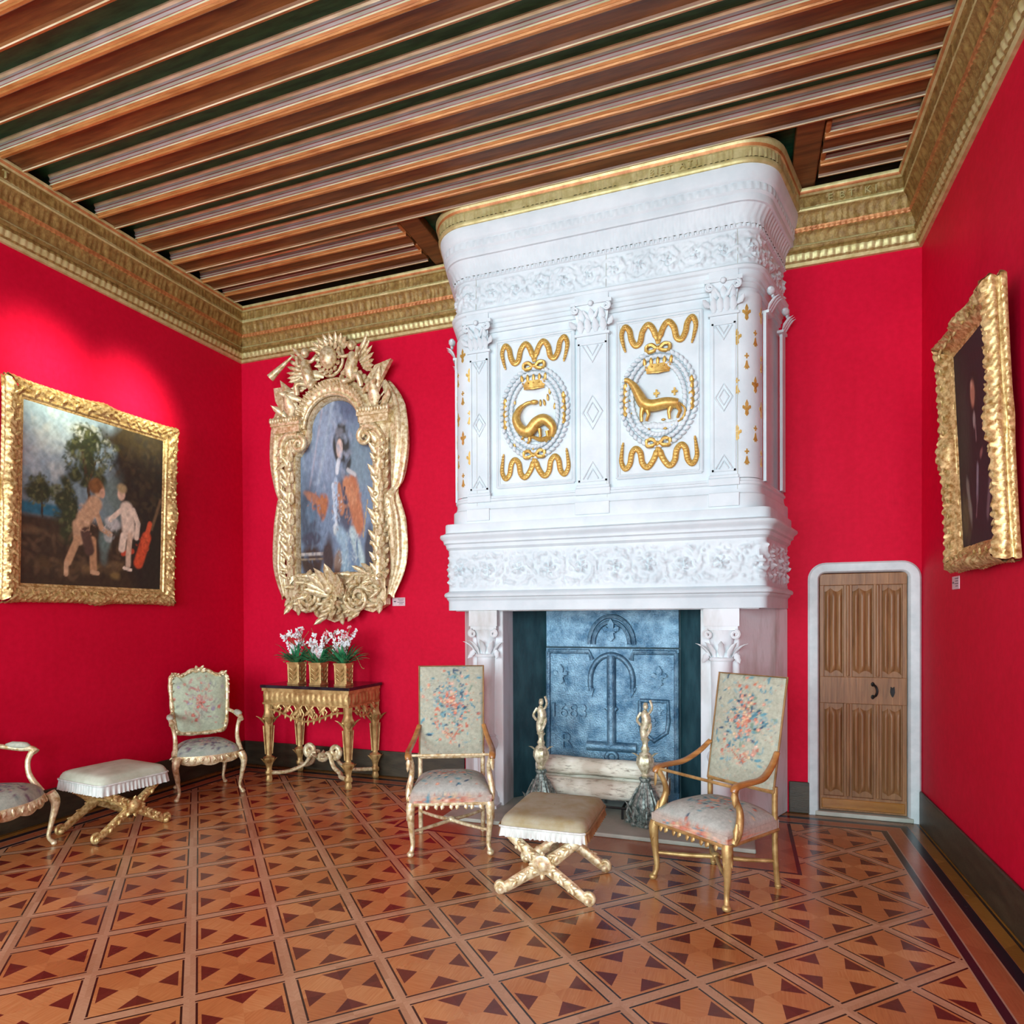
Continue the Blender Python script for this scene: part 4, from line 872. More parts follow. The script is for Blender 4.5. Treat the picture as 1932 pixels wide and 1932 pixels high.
# frame plate with the arched opening
inner = [(-.45, 2.05), (-.45, 3.20), (-.43, 3.30), (-.32, 3.44), (-.30, 3.52)]+[(-.30*math.cos(PI*i/14), 3.55+.29*math.sin(PI*i/14)) for i in range(15)]+[(.30, 3.52), (.32, 3.44), (.43, 3.30), (.45, 3.20), (.45, 2.05)]
outer = [(-.60, 1.85), (-.62, 3.0), (-.66, 3.40), (-.67, 3.62), (-.60, 3.72)]+[(-.46*math.cos(PI*i/14), 3.66+.40*math.sin(PI*i/14)) for i in range(15)]+[(.60, 3.72), (.67, 3.62), (.66, 3.40), (.62, 3.0), (.60, 1.85)]
def lerp(p, q2, t_): return (p[0]+(q2[0]-p[0])*t_, p[1]+(q2[1]-p[1])*t_)
b = MB()
ip = bez([(x, 0, z) for x, z in inner], 4); op = bez([(x, 0, z) for x, z in outer], 4); n = len(ip)
pf = [(0, -.02), (0, -.075), (.08, -.10), (.16, -.085), (.24, -.11), (.42, -.135), (.6, -.13), (.76, -.11), (.88, -.085), (1, -.06), (1, .0)]
b.grid(lambda u, v: (lambda i, j: (lambda p_: (p_[0], pf[j][1]-(.014*abs(math.sin(i*.9))+.014*nz(i*.7, j*1.3) if 3 < j < 9 else 0), p_[1]))(lerp((ip[i].x, ip[i].z), (op[i].x, op[i].z), pf[j][0])))(int(round(u*(n-1))), int(round(v*(len(pf)-1)))), n, len(pf))
b.build('arched_frame', 'giltpale', gp_, smooth=60)
# side pilasters of leaves with brackets, plus entablature blocks
for sg in (-1, 1):
    b = MB(); random.seed(5+sg)
    for i in range(26):
        z = 2.02+i*.054; x = sg*(.535+.02*math.sin(i*1.7)); d = Vector((sg*(.5 if i % 2 else -.5), 0, 1)); b.leaf((x, -.125, z), d, (0, -1, 0), .15, .075, .022, .35)
        if i % 2 == 0: b.leaf((sg*.585, -.10, z), (sg*.8, -.1, .7), (0, -1, 0), .10, .055, .02, .2)
        if i % 3 == 0: b.sph((x+sg*random.uniform(-.04, .04), -.155, z), random.uniform(.016, .028), 8)
    b.build('leafy_side', 'giltpale', gp_, smooth=60)
    b = MB(); # cornice block with gadroons and scroll corbel
    b.box(min(sg*.34, sg*.70), max(sg*.34, sg*.70), -.20, -.02, 3.60, 3.645); b.box(min(sg*.36, sg*.68), max(sg*.36, sg*.68), -.175, -.02, 3.53, 3.60)
    for i in range(11): b.sph((sg*(.36+.033*i), -.20, 3.655), (.019, .022, .034), 8)
    sp = spiral(sg*.40, 3.41, .085, .02, PI/2, PI/2+sg*PI*2.6, 26); b.tube([(x, -.13, z) for x, z in sp], lambda k: .034*(1-.55*k), 8)
    b.tube(bez([(sg*.40, -.14, 3.50), (sg*.52, -.16, 3.49), (sg*.60, -.15, 3.38), (sg*.60, -.13, 3.22)], 6), lambda k: .045*(1-.4*k), 8)
    for i in range(4): b.leaf((sg*(.56+.02*(i % 2)), -.13, 3.46-.07*i), (sg*.5, -.2, -1), (0, -1, 0), .13, .07, .02, .4)
    b.build('scroll_corbel', 'giltpale', gp_, smooth=50)
# gadrooned arch moulding
b = MB()
for i in range(30):
    a = PI*(i+.5)/30; x, z = -.40*math.cos(a), 3.61+.375*math.sin(a); b.leaf((x*.86, -.12, 3.61+(z-3.61)*.86), (x, -.2, z-3.61), (0, -1, 0), .10, .055, .022, .25, 5)
b.tube([(-.335*math.cos(PI*i/24), -.12, 3.56+.325*math.sin(PI*i/24)) for i in range(25)], .022, 8)
b.tube([(-.45*math.cos(PI*i/24), -.09, 3.63+.41*math.sin(PI*i/24)) for i in range(25)], .020, 8)
b.build('gadrooned_arch', 'giltpale', gp_, smooth=50)
# crest: shell medallion, crossed trophies, two winged figures, crown of leaves
b = MB(); zc = 4.235
b.sph((0, -.17, zc), (.095, .075, .115), 16)
for i in range(14):
    a = 2*PI*i/14; b.leaf((.09*math.cos(a), -.15, zc+.11*math.sin(a)), (math.cos(a), -.25, math.sin(a)), (0, -1, 0), .085, .06, .02, .3)
for i in range(9):
    a = PI*(i+.5)/9; b.leaf((.10*math.cos(a), -.11, zc+.10+.03*math.sin(a)), (math.cos(a)*.9, -.1, math.sin(a)), (0, -1, 0), .14, .07, .02, .25)
b.tube([(.15*math.cos(2*PI*i/24), -.13, zc+.17*math.sin(2*PI*i/24)) for i in range(24)], .018, 8, closed=True)
b.build('crest_medallion', 'giltpale', gp_, smooth=60)
for sg in (-1, 1):
    b = MB()      # winged putto: torso, head, limbs
    b.tube(bez([(sg*.26, -.14, 3.98), (sg*.25, -.16, 4.08), (sg*.28, -.16, 4.18), (sg*.27, -.16, 4.25)], 5), [.038, .055, .060, .056, .05, .03], 10)
    b.sph((sg*.275, -.175, 4.315), (.042, .045, .05), 12); b.sph((sg*.28, -.16, 4.335), (.046, .046, .04), 10)
    b.tube(bez([(sg*.27, -.16, 4.23), (sg*.34, -.20, 4.18), (sg*.36, -.2, 4.28)], 5), .018, 8); b.tube(bez([(sg*.25, -.16, 4.23), (sg*.18, -.2, 4.21), (sg*.13, -.18, 4.27)], 5), .018, 8)
    b.tube(bez([(sg*.26, -.15, 4.0), (sg*.20, -.2, 3.96), (sg*.16, -.17, 4.02)], 5), .028, 8); b.tube(bez([(sg*.27, -.15, 4.0), (sg*.36, -.2, 4.0), (sg*.38, -.17, 3.90)], 5), .028, 8)
    b.build('winged_figure', 'giltpale', gp_, smooth=60)
    b = MB()
    for i in range(7): b.leaf((sg*(.30+.012*i), -.12, 4.22-.02*i), (sg*(.75+.06*i), -.05, .95-.22*i), (0, -1, 0), .25-.018*i, .055, .016, .15)
    for i in range(5): b.leaf((sg*(.10+.05*i), -.10, 4.08-.01*i), (sg*.9, -.1, .25-.2*i), (0, -1, 0), .22, .10, .02, .3)
    b.build('wing', 'giltpale', gp_, smooth=60)
    b = MB()      # trophies on the shoulders: shields, flags, arrows
    b.leaf((sg*.42, -.10, 3.70), (sg*.45, -.05, 1), (0, -1, 0), .42, .15, .035, .12, 9); b.leaf((sg*.50, -.12, 3.68), (sg*.05, -.1, 1), (0, -1, 0), .26, .15, .04, .2)
    b.leaf((sg*.36, -.13, 3.86), (sg*1, -.1, .35), (0, -1, 0), .24, .11, .03, .3); b.leaf((sg*.56, -.10, 3.70), (sg*1, -.1, .9), (0, -1, 0), .20, .09, .03, .35)
    b.prism([(sg*.56, 3.92), (sg*.70, 4.14), (sg*.52, 4.10), (sg*.42, 3.98), (sg*.46, 3.86)][::sg], -.14, -.09) if sg > 0 else b.prism([(-.70, 4.02), (-.52, 4.02), (-.50, 3.86), (-.60, 3.76), (-.68, 3.88)], -.14, -.10)
    for i in range(4): b.tube([(sg*(.40+.03*i), -.08, 3.72), (sg*(.52+.06*i), -.06, 4.02-.05*i)], .010, 6)
    b.build('trophy', 'giltpale', gp_, smooth=50)
b = MB(); b.tube([(-.42, -.2, 4.29), (-.66, -.24, 4.09)], [.009, .012, .016, .020, .030, .042], 10); b.build('trumpet', 'giltpale', gp_)
# hanging drapery on the outer sides
for sg, k0 in ((-1, .55), (1, 1.)):
    b = MB()
    path = bez([(sg*.60, -.06, 3.95), (sg*(.64+.09*k0), -.07, 3.70), (sg*(.65+.115*k0), -.08, 3.30), (sg*(.64+.085*k0), -.07, 2.95), (sg*(.62+.05*k0), -.09, 2.80), (sg*(.63+.085*k0), -.07, 2.55), (sg*(.64+.10*k0), -.07, 2.15), (sg*(.61+.03*k0), -.07, 1.82)], 7)
    def rr(k): return (.035+.055*abs(math.sin(k*PI*2.05))**.8)*(.6+.4*k0)
    nn = len(path)
    b.grid(lambda u, v: (lambda p_, a: (p_.x+rr(u)*math.cos(a)*(1+.22*math.cos(a*5+u*9)), p_.y+rr(u)*.55*math.sin(a)*(1+.22*math.cos(a*5+u*9)), p_.z+.02*math.sin(a*3)))(path[int(round(u*(nn-1)))], 2*PI*v), nn, 40, cv=True, cap=True)
    b.sph((sg*(.62+.05*k0), -.1, 2.80), (.05, .04, .04), 8); b.build('gilt_drapery', 'giltpale', gp_, smooth=60)
# bottom: lower rail, shells, crossed palms
b = MB(); random.seed(11)
b.box(-.60, .60, -.10, -.0, 1.90, 2.04); b.tube([(-.46, -.10, 2.05), (.46, -.10, 2.05)], .022, 8)
for i in range(70):
    x = random.uniform(-.57, .57); z = 1.62+.10*abs(x/.57)+random.uniform(0, .40); 
    if z < 1.60+.28*(1-abs(abs(x)-.28)/.3)*.2: continue
    b.leaf((x, -.11, z), (random.uniform(-1, 1), -.15, random.uniform(-1, .6)), (0, -1, 0), random.uniform(.09, .16), random.uniform(.05, .08), .024, .35)
b.prism([(-.60, 1.92), (.60, 1.92), (.60, 1.74), (.45, 1.66), (.30, 1.70), (.12, 1.60), (0, 1.56), (-.12, 1.60), (-.30, 1.70), (-.45, 1.66), (-.60, 1.74)], -.09, 0)
for sg in (-1, 1):
    for r_, zz in ((.17, 1.80), (.12, 1.83)): b.tube([(x, -.14, z) for x, z in spiral(sg*.30, zz, r_, .03, PI/2, PI/2+sg*PI*2.8, 30)], lambda k: .026*(1-.5*k), 7)
    b.leaf((sg*.52, -.1, 1.80), (sg*.3, -.1, -1), (0, -1, 0), .17, .09, .03, .3); b.leaf((sg*.05, -.12, 1.68), (sg*.6, -.1, -.7), (0, -1, 0), .20, .08, .03, .3)
b.build('lower_scrollwork', 'giltpale', gp_, smooth=55)
b = MB()
for sg in (-1, 1):
    for i in range(4): b.leaf((sg*.02, -.16, 1.84), (sg*(.25+.35*i), -.2, 1-.22*i), (0, -1, 0), .30-.02*i, .12, .03, .35)
b.sph((0, -.2, 1.90), (.05, .04, .06), 10); b.leaf((0, -.16, 1.90), (0, -.1, 1), (0, -1, 0), .26, .13, .035, .3)
for i in range(12): b.leaf((.03*math.sin(i), -.15, 1.86-.018*i), (math.sin(i*2.4), -.3, -.7), (0, -1, 0), .13, .06, .02, .4)
b.build('lower_shell', 'giltpale', gp_, smooth=55)

# wall labels
for k, (loc, rz, lab) in enumerate((((-3.235, YB-.004, 1.765), 0, 'small pinkish caption card on the wall right of the arched portrait'), ((XR-.004, 4.95, 1.81), -PI/2, 'small pinkish caption card on the right wall under the dark portrait'))):
    c_ = thing('caption_card', lab, 'label', loc, rz, 'caption cards on the walls')
    b = MB(); b.box(-.072, .072, -.003, .003, -.042, .042); b.build('card', 'card', c_, smooth=0, bevel=.002)
    b = MB()
    for i, (x0, x1) in enumerate(((-.01, .06), (.0, .055), (-.015, .06), (.005, .05))): b.box(x0, x1, -.0045, -.003, .024-.016*i, .029-.016*i)
    b.box(-.055, -.03, -.0045, -.003, -.004, .008); b.build('printed_lines', 'ink', c_, smooth=0)

# ------------------------------------------------------------------ console table
tb = thing('console_table', 'carved gilt console table with black marble top under the arched portrait', 'table', (-3.92, 5.485, 0))
TW, TD = .485, .275
b = MB(); b.box(-TW-.025, TW+.025, -TD-.025, TD+.02, .925, .955); b.build('marble_top', 'black', tb, smooth=0, bevel=.006)
b = MB(); b.box(-TW-.012, TW+.012, -TD-.012, TD, .895, .925)
for (x0, y0, x1, y1) in ((-TW, -TD, TW, -TD), (TW, -TD, TW, TD), (-TW, TD, -TW, -TD)):
    L = math.hypot(x1-x0, y1-y0); tx, ty = (x1-x0)/L, (y1-y0)/L; nx, ny = ty, -tx
    b.grid(lambda u, v: (lambda s_, zz: (x0+tx*s_+nx*(.010*abs(math.sin(s_*PI/.06))*math.sin(PI*v)+.006*nz(s_*50, zz*60)), y0+ty*s_+ny*(.010*abs(math.sin(s_*PI/.06))*math.sin(PI*v)+.006*nz(s_*50, zz*60)), zz))(L*u, .775+.12*v), int(L/.012), 12)
b.box(-TW+.004, TW-.004, -TD+.004, TD-.004, .775, .9); b.box(-TW-.008, TW+.008, -TD-.008, TD, .765, .782)
b.build('apron', 'giltbrown', tb, smooth=55)
b = MB()    # pierced lambrequin under the apron
def lamb(P0, P1, drop, n_):
    P0, P1 = Vector(P0), Vector(P1); d = (P1-P0); L = d.length; d.normalize(); n_v = Vector((d.y, -d.x, 0))
    low = [P0+d*L*i/40+Vector((0, 0, -drop*(.35+.65*abs(math.sin(PI*i/40))**2*(1+.0*i)))) for i in range(41)]
    b.tube(low, .011, 6)
    for i in range(1, n_):
        p = P0+d*L*i/n_; dz = drop*(.35+.65*math.sin(PI*i/n_)**2)
        b.tube([(p+d*(-.03)), p+d*.02+Vector((0, 0, -dz*.55)), p+d*-.01+Vector((0, 0, -dz))], .008, 6)
        b.leaf(p+n_v*.006, d*(.8 if i % 2 else -.8)+Vector((0, 0, -1)), n_v, dz*.9, .055, .014, .2); b.leaf(p+Vector((0, 0, -dz+.02)), Vector((0, 0, -1))+d*.2, n_v, .06, .035, .012, .3)
    for sg in (-1, 1):
        c_ = P0+d*L*(.5+.13*sg)+Vector((0, 0, -drop*.62)); b.tube([c_+d*x+Vector((0, 0, z)) for x, z in spiral(0, 0, .05, .012, PI/2, PI/2+sg*PI*2.5, 20)], .010, 6)
lamb((-TW+.06, -TD, .77), (TW-.06, -TD, .77), .155, 13); lamb((TW, -TD+.05, .77), (TW, TD-.04, .77), .11, 7); lamb((-TW, TD-.04, .77), (-TW, -TD+.05, .77), .11, 7)
b.build('pierced_lambrequin', 'giltbrown', tb, smooth=50)
for sx_ in (-1, 1):
    for sy_ in (-1, 1):
        b = MB(); c_ = (sx_*(TW-.03), sy_*(TD-.035), 0)
        b.lathe([(.028, 0), (.036, .02), (.030, .045), (.026, .06), (.040, .075), (.040, .10), (.026, .115), (.030, .15), (.045, .19), (.058, .22), (.058, .235), (.030, .25), (.026, .27), (.036, .45), (.044, .58), (.050, .62), (.060, .64), (.048, .66), (.040, .70), (.046, .765)], c_, 16, sq=.35, rip=.06, nr=8)
        for a in range(4):
            q2 = a*PI/2+PI/4; c2, s2 = math.cos(q2), math.sin(q2)
            b.leaf((c_[0]+c2*.035, c_[1]+s2*.035, .56), (c2*.3, s2*.3, 1), (c2, s2, 0), .11, .06, .016, .5); b.leaf((c_[0]+c2*.03, c_[1]+s2*.03, .17), (c2*.3, s2*.3, 1), (c2, s2, 0), .07, .045, .012, .4)
            b.tube([(c_[0]+c2*.032, c_[1]+s2*.032, .27), (c_[0]+c2*.050, c_[1]+s2*.050, .55)], .007, 6)
            b.sph((c_[0]+c2*.045, c_[1]+s2*.045, .62), (.022, .022, .02), 8)
        b.build('leg', 'giltbrown', tb, smooth=50)
b = MB()
for sx_ in (-1, 1):
    for sy_ in (-1, 1):
        b.tube(bez([(sx_*(TW-.03), sy_*(TD-.035), .085), (sx_*.33, sy_*.17, .085), (sx_*.27, sy_*.10, .10), (sx_*.17, sy_*.06, .15), (sx_*.10, sy_*.03, .26), (sx_*.06, sy_*.02, .27)], 6), lambda k: .026-.004*k, 8, fl=.8)
    b.tube([(sx_*.145+x, 0, z) for x, z in spiral(0, .285, .065, .015, -PI/2, -PI/2-sx_*-PI*2.7, 28)], lambda k: .030*(1-.4*k), 8)
b.sph((0, 0, .22), (.07, .05, .05), 10)
for a in range(6): q2 = a*PI/3; b.leaf((.05*math.cos(q2), .04*math.sin(q2), .22), (math.cos(q2), math.sin(q2), .3), (0, 0, 1), .09, .05, .015, .3)
b.build('scroll_stretcher', 'giltpale', tb, smooth=50)

# flower boxes
def flowerbox(x, lab, seed, first=None):
    random.seed(seed); fpot = thing('flower_box', lab, 'flower pot', (x, 5.36, .956), 0, 'gilt boxes of orchids on the console table')
    b = MB(); b.box(-.065, .065, -.065, .065, 0, .018); b.box(-.058, .058, -.058, .058, .018, .20, tp=-.006); b.box(-.070, .070, -.070, .070, .198, .218)
    for (nx, ny) in ((0, -1), (1, 0), (-1, 0)):
        tx, ty = -ny, nx
        for i in range(3):
            for sg in (-1, 1): b.leaf((nx*.061+tx*sg*.008, ny*.061+ty*sg*.008, .04+.045*i), (tx*sg*.8, ty*sg*.8, 1), (nx, ny, 0), .055, .028, .010, .2, 5)
        for sg in (-1, 1): b.tube([(nx*.06+tx*sg*.052, ny*.06+ty*sg*.052, .02), (nx*.064+tx*sg*.056, ny*.064+ty*sg*.056, .2)], .007, 6)
    b.build('box', 'giltbrown', fpot, smooth=50)
    b = MB()
    for i in range(70):
        a = random.uniform(0, 2*PI); t_ = random.uniform(.2, 1.9); b.leaf((.03*math.cos(a), .03*math.sin(a), .205), (math.cos(a)*t_, math.sin(a)*t_, 1), (-math.cos(a), -math.sin(a), .3), random.uniform(.12, .27), random.uniform(.018, .036), .004, -.3, 6)
    b.build('foliage', 'leafgreen', fpot, smooth=60)
    sb, wb, pb = MB(), MB(), MB()
    for i in range(22):
        a = random.uniform(0, 2*PI); t_ = random.uniform(.15, .75); h_ = random.uniform(.12, .36); tip = (math.cos(a)*t_*h_*1.1, math.sin(a)*t_*h_*.6, .2+h_)
        c2 = bez([(0, 0, .2), (tip[0]*.35, tip[1]*.35, .2+h_*.6), tip], 5); sb.tube(c2, .0022, 5)
        for p_ in c2[4:]:
            if random.random() < .42:
                tgt = wb if random.random() < .8 else pb; q2 = random.uniform(0, 6)
                for k in range(5):
                    an = q2+k*2*PI/5; tgt.leaf((p_.x+random.uniform(-.02, .02), p_.y-.006, p_.z+random.uniform(-.01, .01)), (math.cos(an), -.3, math.sin(an)), (0, -1, 0), .026, .020, .003, .2, 4)
    for i in range(5):
        a = random.uniform(-1, 1); c2 = bez([(0, 0, .2), (a*.18, -.02, .30), (a*.27, 0, .30-.16*abs(a)), (a*.31, 0, .10+.25*(1-abs(a)))], 5); sb.tube(c2, .0016, 5)
        for p_ in c2[6:]: sb.sph(p_, .004, 5)
    sb.build('stems', 'stalk', fpot); wb.build('white_blossoms', 'petal', fpot, smooth=60); pb.build('pink_blossoms', 'petalpink', fpot, smooth=60)
flowerbox(-4.125, 'gilt square flower box of white orchids, leftmost on the console table', 1)
flowerbox(-3.87, 'gilt square flower box of white orchids, middle one on the console table', 2)
flowerbox(-3.585, 'gilt square flower box of white orchids, rightmost on the console table', 3)

# ------------------------------------------------------------------ upholstery paint
def bouquet(cx_, cz_, rx, rz, base, leafc, flowc, n_, seed, scale=1., axis=2):
    def f(co):
        u, v = co[:, 0], co[:, axis]; P = Paint(u, v, base, seed); rs = random.Random(seed)
        P.c *= (1+.10*vnoise(u, v, 60, seed)+.06*vnoise(u, v, 150, seed+3))[:, None]
        for i in range(n_):
            a = rs.uniform(0, 2*PI); r_ = min(1.45, abs(rs.gauss(0, .62))); x, z = cx_+rx*r_*math.cos(a), cz_+rz*r_*math.sin(a); an = rs.uniform(0, PI)
            L = rs.uniform(.014, .032)*scale; P.blob(x, z, L, L*.34, rs.choice(leafc), an, .5, .2)
        for i in range(n_//3):
            a = rs.uniform(0, 2*PI); r_ = min(1.3, abs(rs.gauss(0, .58))); x, z = cx_+rx*r_*math.cos(a), cz_+rz*r_*math.sin(a); c_ = rs.choice(flowc); rr = rs.uniform(.007, .017)*scale
            P.blob(x, z, rr, rr*.85, c_, an, .5, .35); P.blob(x, z, rr*.45, rr*.4, tuple(min(1, q2*1.5) for q2 in c_), 0, .6, .3)
        return P.c
    return f
TEAL = [(.06, .20, .26), (.10, .28, .34), (.16, .34, .38), (.03, .08, .14), (.25, .38, .38), (.20, .30, .22)]; CORAL = [(.52, .17, .10), (.60, .30, .20), (.52, .27, .20), (.62, .42, .32), (.42, .14, .10), (.56, .42, .26)]
CREAM = (.50, .47, .36)

# ------------------------------------------------------------------ high-back armchairs
def highback(name, label, loc, rz, leg, arm, seed):
    c_ = thing(name, label, 'armchair', loc, rz, None); hw = .245
    b = MB()                       # tall padded back, leaning backwards
    def bk(x, z, o_): t_ = (z-.56)/.68; return (x, .215+.13*t_-o_, z)
    b.grid(lambda u, v: (lambda x, z: bk(x*(1+.03*v), z, .032*math.sin(PI*max(.0, min(1, u)))**.35*math.sin(PI*max(0, min(1, v)))**.35))(-.232+.464*u, .575+.655*v), 46, 90)
    b.grid(lambda u, v: bk((-.232+.464*u)*(1+.03*v), .575+.655*v, -.018), 6, 6)
    bq = bouquet(0, .98, .165, .235, (.42, .44, .34), TEAL+[(.36, .40, .34)]*2, CORAL, 360, seed, 1.05)
    def pb_(co):
        c1 = bq(co); P = Paint(co[:, 0], co[:, 2], CREAM, seed); P.c = c1
        P.line([(0, .60), (0, .72), (-.05, .76)], .005, (.45, .16, .10)); P.line([(0, .70), (.06, .78)], .005, (.45, .16, .10)); rs = random.Random(seed+1)
        for i in range(34): x = rs.uniform(-.13, .13); P.blob(x, .70+.9*abs(x)+rs.uniform(-.02, .05), .013, .009, rs.choice(CORAL), rs.uniform(0, 3), .5, .3)
        for i in range(230): P.blob(rs.uniform(-.23, .23), rs.uniform(.58, 1.23), rs.uniform(.006, .012), .005, rs.choice(CORAL+TEAL), rs.uniform(0, 3), .6, .3, .5)
        return P.c
    bko = b.build('backrest', 'tapestry', c_, smooth=50, paint=pb_)
    b = MB(); P4 = [bk(-.236, .57, 0), bk(-.243, 1.235, 0), bk(.243, 1.235, 0), bk(.236, .57, 0)]; b.tube(P4, .0075, 8, closed=True); b.build('back_border', 'ironblk' if False else 'velvet_and_shade', bko)
    b = MB(); b.tube([bk(-.236, .572, -.006), bk(.236, .572, -.006)], .015, 8); b.build('back_rail', leg, c_)
    b = MB()                       # seat: domed cushion
    def dome(u, v):
        x = -1+2*u; y = -1+2*v; e = (1-abs(x)**4)*(1-abs(y)**4); wx = .275-.030*(v); return (x*wx, y*.25, .405+.085*e**.5+.018*(1-x*x)*(1-y*y))
    b.grid(dome, 60, 56)
    b.grid(lambda u, v: (lambda a: (lambda k: (k[0]*(.277-.030*(k[1]*.5+.5)), k[1]*.252, .355+.055*v+.0*a))((max(-1, min(1, 1.42*math.cos(a))), max(-1, min(1, 1.42*math.sin(a))))))(2*PI*u+PI/4), 96, 10, cu=True)
    sq_ = bouquet(0, -.0, .22, .19, (.42, .44, .40), TEAL+[(.36, .40, .36)]*3, CORAL, 150, seed+5, 1.15, axis=1); ss_ = bouquet(0, .38, .26, .03, (.46, .38, .32), CORAL+TEAL[:2], CORAL, 110, seed+9, 1.1)
    def ps(co):
        a, b_ = sq_(co), ss_(co); k = smooth(.44, .43, co[:, 2])[:, None] if False else (1-smooth(.415, .44, co[:, 2]))[:, None]; return a*(1-k)+b_*k
    b.build('seat', 'tapestry', c_, smooth=70, paint=ps)
    b = MB()
    for y in (-.252, .25): b.tube([(-.27+(.03 if y > 0 else 0), y, .352), (.27-(.03 if y > 0 else 0), y, .352)], .011, 6)
    for sg in (-1, 1): b.tube([(sg*.272, -.252, .352), (sg*.244, .25, .352)], .011, 6)
    for i in range(9): b.leaf((-.2+.05*i, -.258, .35), (.3*(-1)**i, 0, -1), (0, -1, 0), .035, .03, .008, .2, 4)
    b.build('seat_rail', leg, c_, smooth=50)
    for sg in (-1, 1):
        b = MB(); lx, ly = sg*.262, -.235   # carved front leg with scroll foot
        b.tube(bez([(lx, ly, .36), (lx+sg*.006, ly-.008, .30), (lx, ly, .18), (lx-sg*.008, ly+.004, .08), (lx+sg*.004, ly-.010, .025)], 5), [.030, .032, .026, .020, .017, .015, .018], 10)
        b.sph((lx+sg*.006, ly-.014, .020), (.026, .028, .020), 10); b.leaf((lx, ly-.020, .36), (0, 0, -1), (0, -1, 0), .12, .04, .010, .1); b.leaf((lx+sg*.02, ly, .36), (0, 0, -1), (sg, 0, 0), .12, .04, .010, .1)
        b.build('leg', leg, c_, smooth=60)
        b = MB(); lx2, ly2 = sg*.232, .235
        b.tube(bez([(lx2, ly2, .60), (lx2, ly2, .36), (lx2, ly2+.005, .18), (lx2, ly2+.03, .0)], 5), .017, 8); b.sph((lx2, ly2+.03, .016), (.022, .022, .016), 8); b.build('leg', leg, c_, smooth=60)
        b = MB()   # arm: sweeps down from the back, scrolls over the post
        b.tube(bez([(sg*.240, .245, .80), (sg*.262, .16, .735), (sg*.285, .04, .685), (sg*.290, -.10, .680), (sg*.285, -.19, .672), (sg*.285, -.215, .645)], 6), [.018, .020, .021, .021, .022, .024, .018], 10, fl=.8)
        b.build('arm', arm, c_, smooth=60)
        b = MB(); b.tube(bez([(sg*.282, -.195, .665), (sg*.262, -.165, .60), (sg*.268, -.135, .52), (sg*.282, -.165, .43), (sg*.275, -.20, .36)], 5), [.022, .017, .016, .019, .022, .024, .022], 10)
        b.leaf((sg*.284, -.21, .66), (0, .1, -1), (sg*.5, -1, 0), .10, .036, .010, .1); b.leaf((sg*.285, -.185, .47), (0, -.1, -1), (sg*.6, -1, 0), .10, .036, .012, .2); b.build('arm_post', leg, c_, smooth=60)
    b = MB()   # curved X stretcher
    for sg in (-1, 1): b.tube(bez([(sg*.26, -.23, .165), (sg*.13, -.12, .165), (0, 0, .17)], 6), [.010, .013, .015], 8); b.tube(bez([(sg*.232, .24, .165), (sg*.12, .11, .165), (0, 0, .17)], 6), [.010, .013, .015], 8)
    b.sph((0, 0, .175), (.028, .028, .022), 10); b.build('stretcher', leg, c_, smooth=60)
    b = MB(); b.tube([(-.283, -.19, .668), (.283, -.19, .668)], .0095, 8); b.build('barrier_rod', arm if arm == 'honey' and False else leg, c_)
    return c_
cl = highback('high_back_armchair', 'high-backed armchair in blue and coral floral tapestry, facing us left of the fireplace', (-1.935, 4.215, 0), math.radians(23.5), 'giltpale', 'honey', 21)
cr = highback('high_back_armchair', 'high-backed armchair in floral tapestry, turned sideways in front of the fireplace, right of the stool', (-.145, 4.085, 0), math.radians(-36.5), 'giltbrown', 'honey', 44)

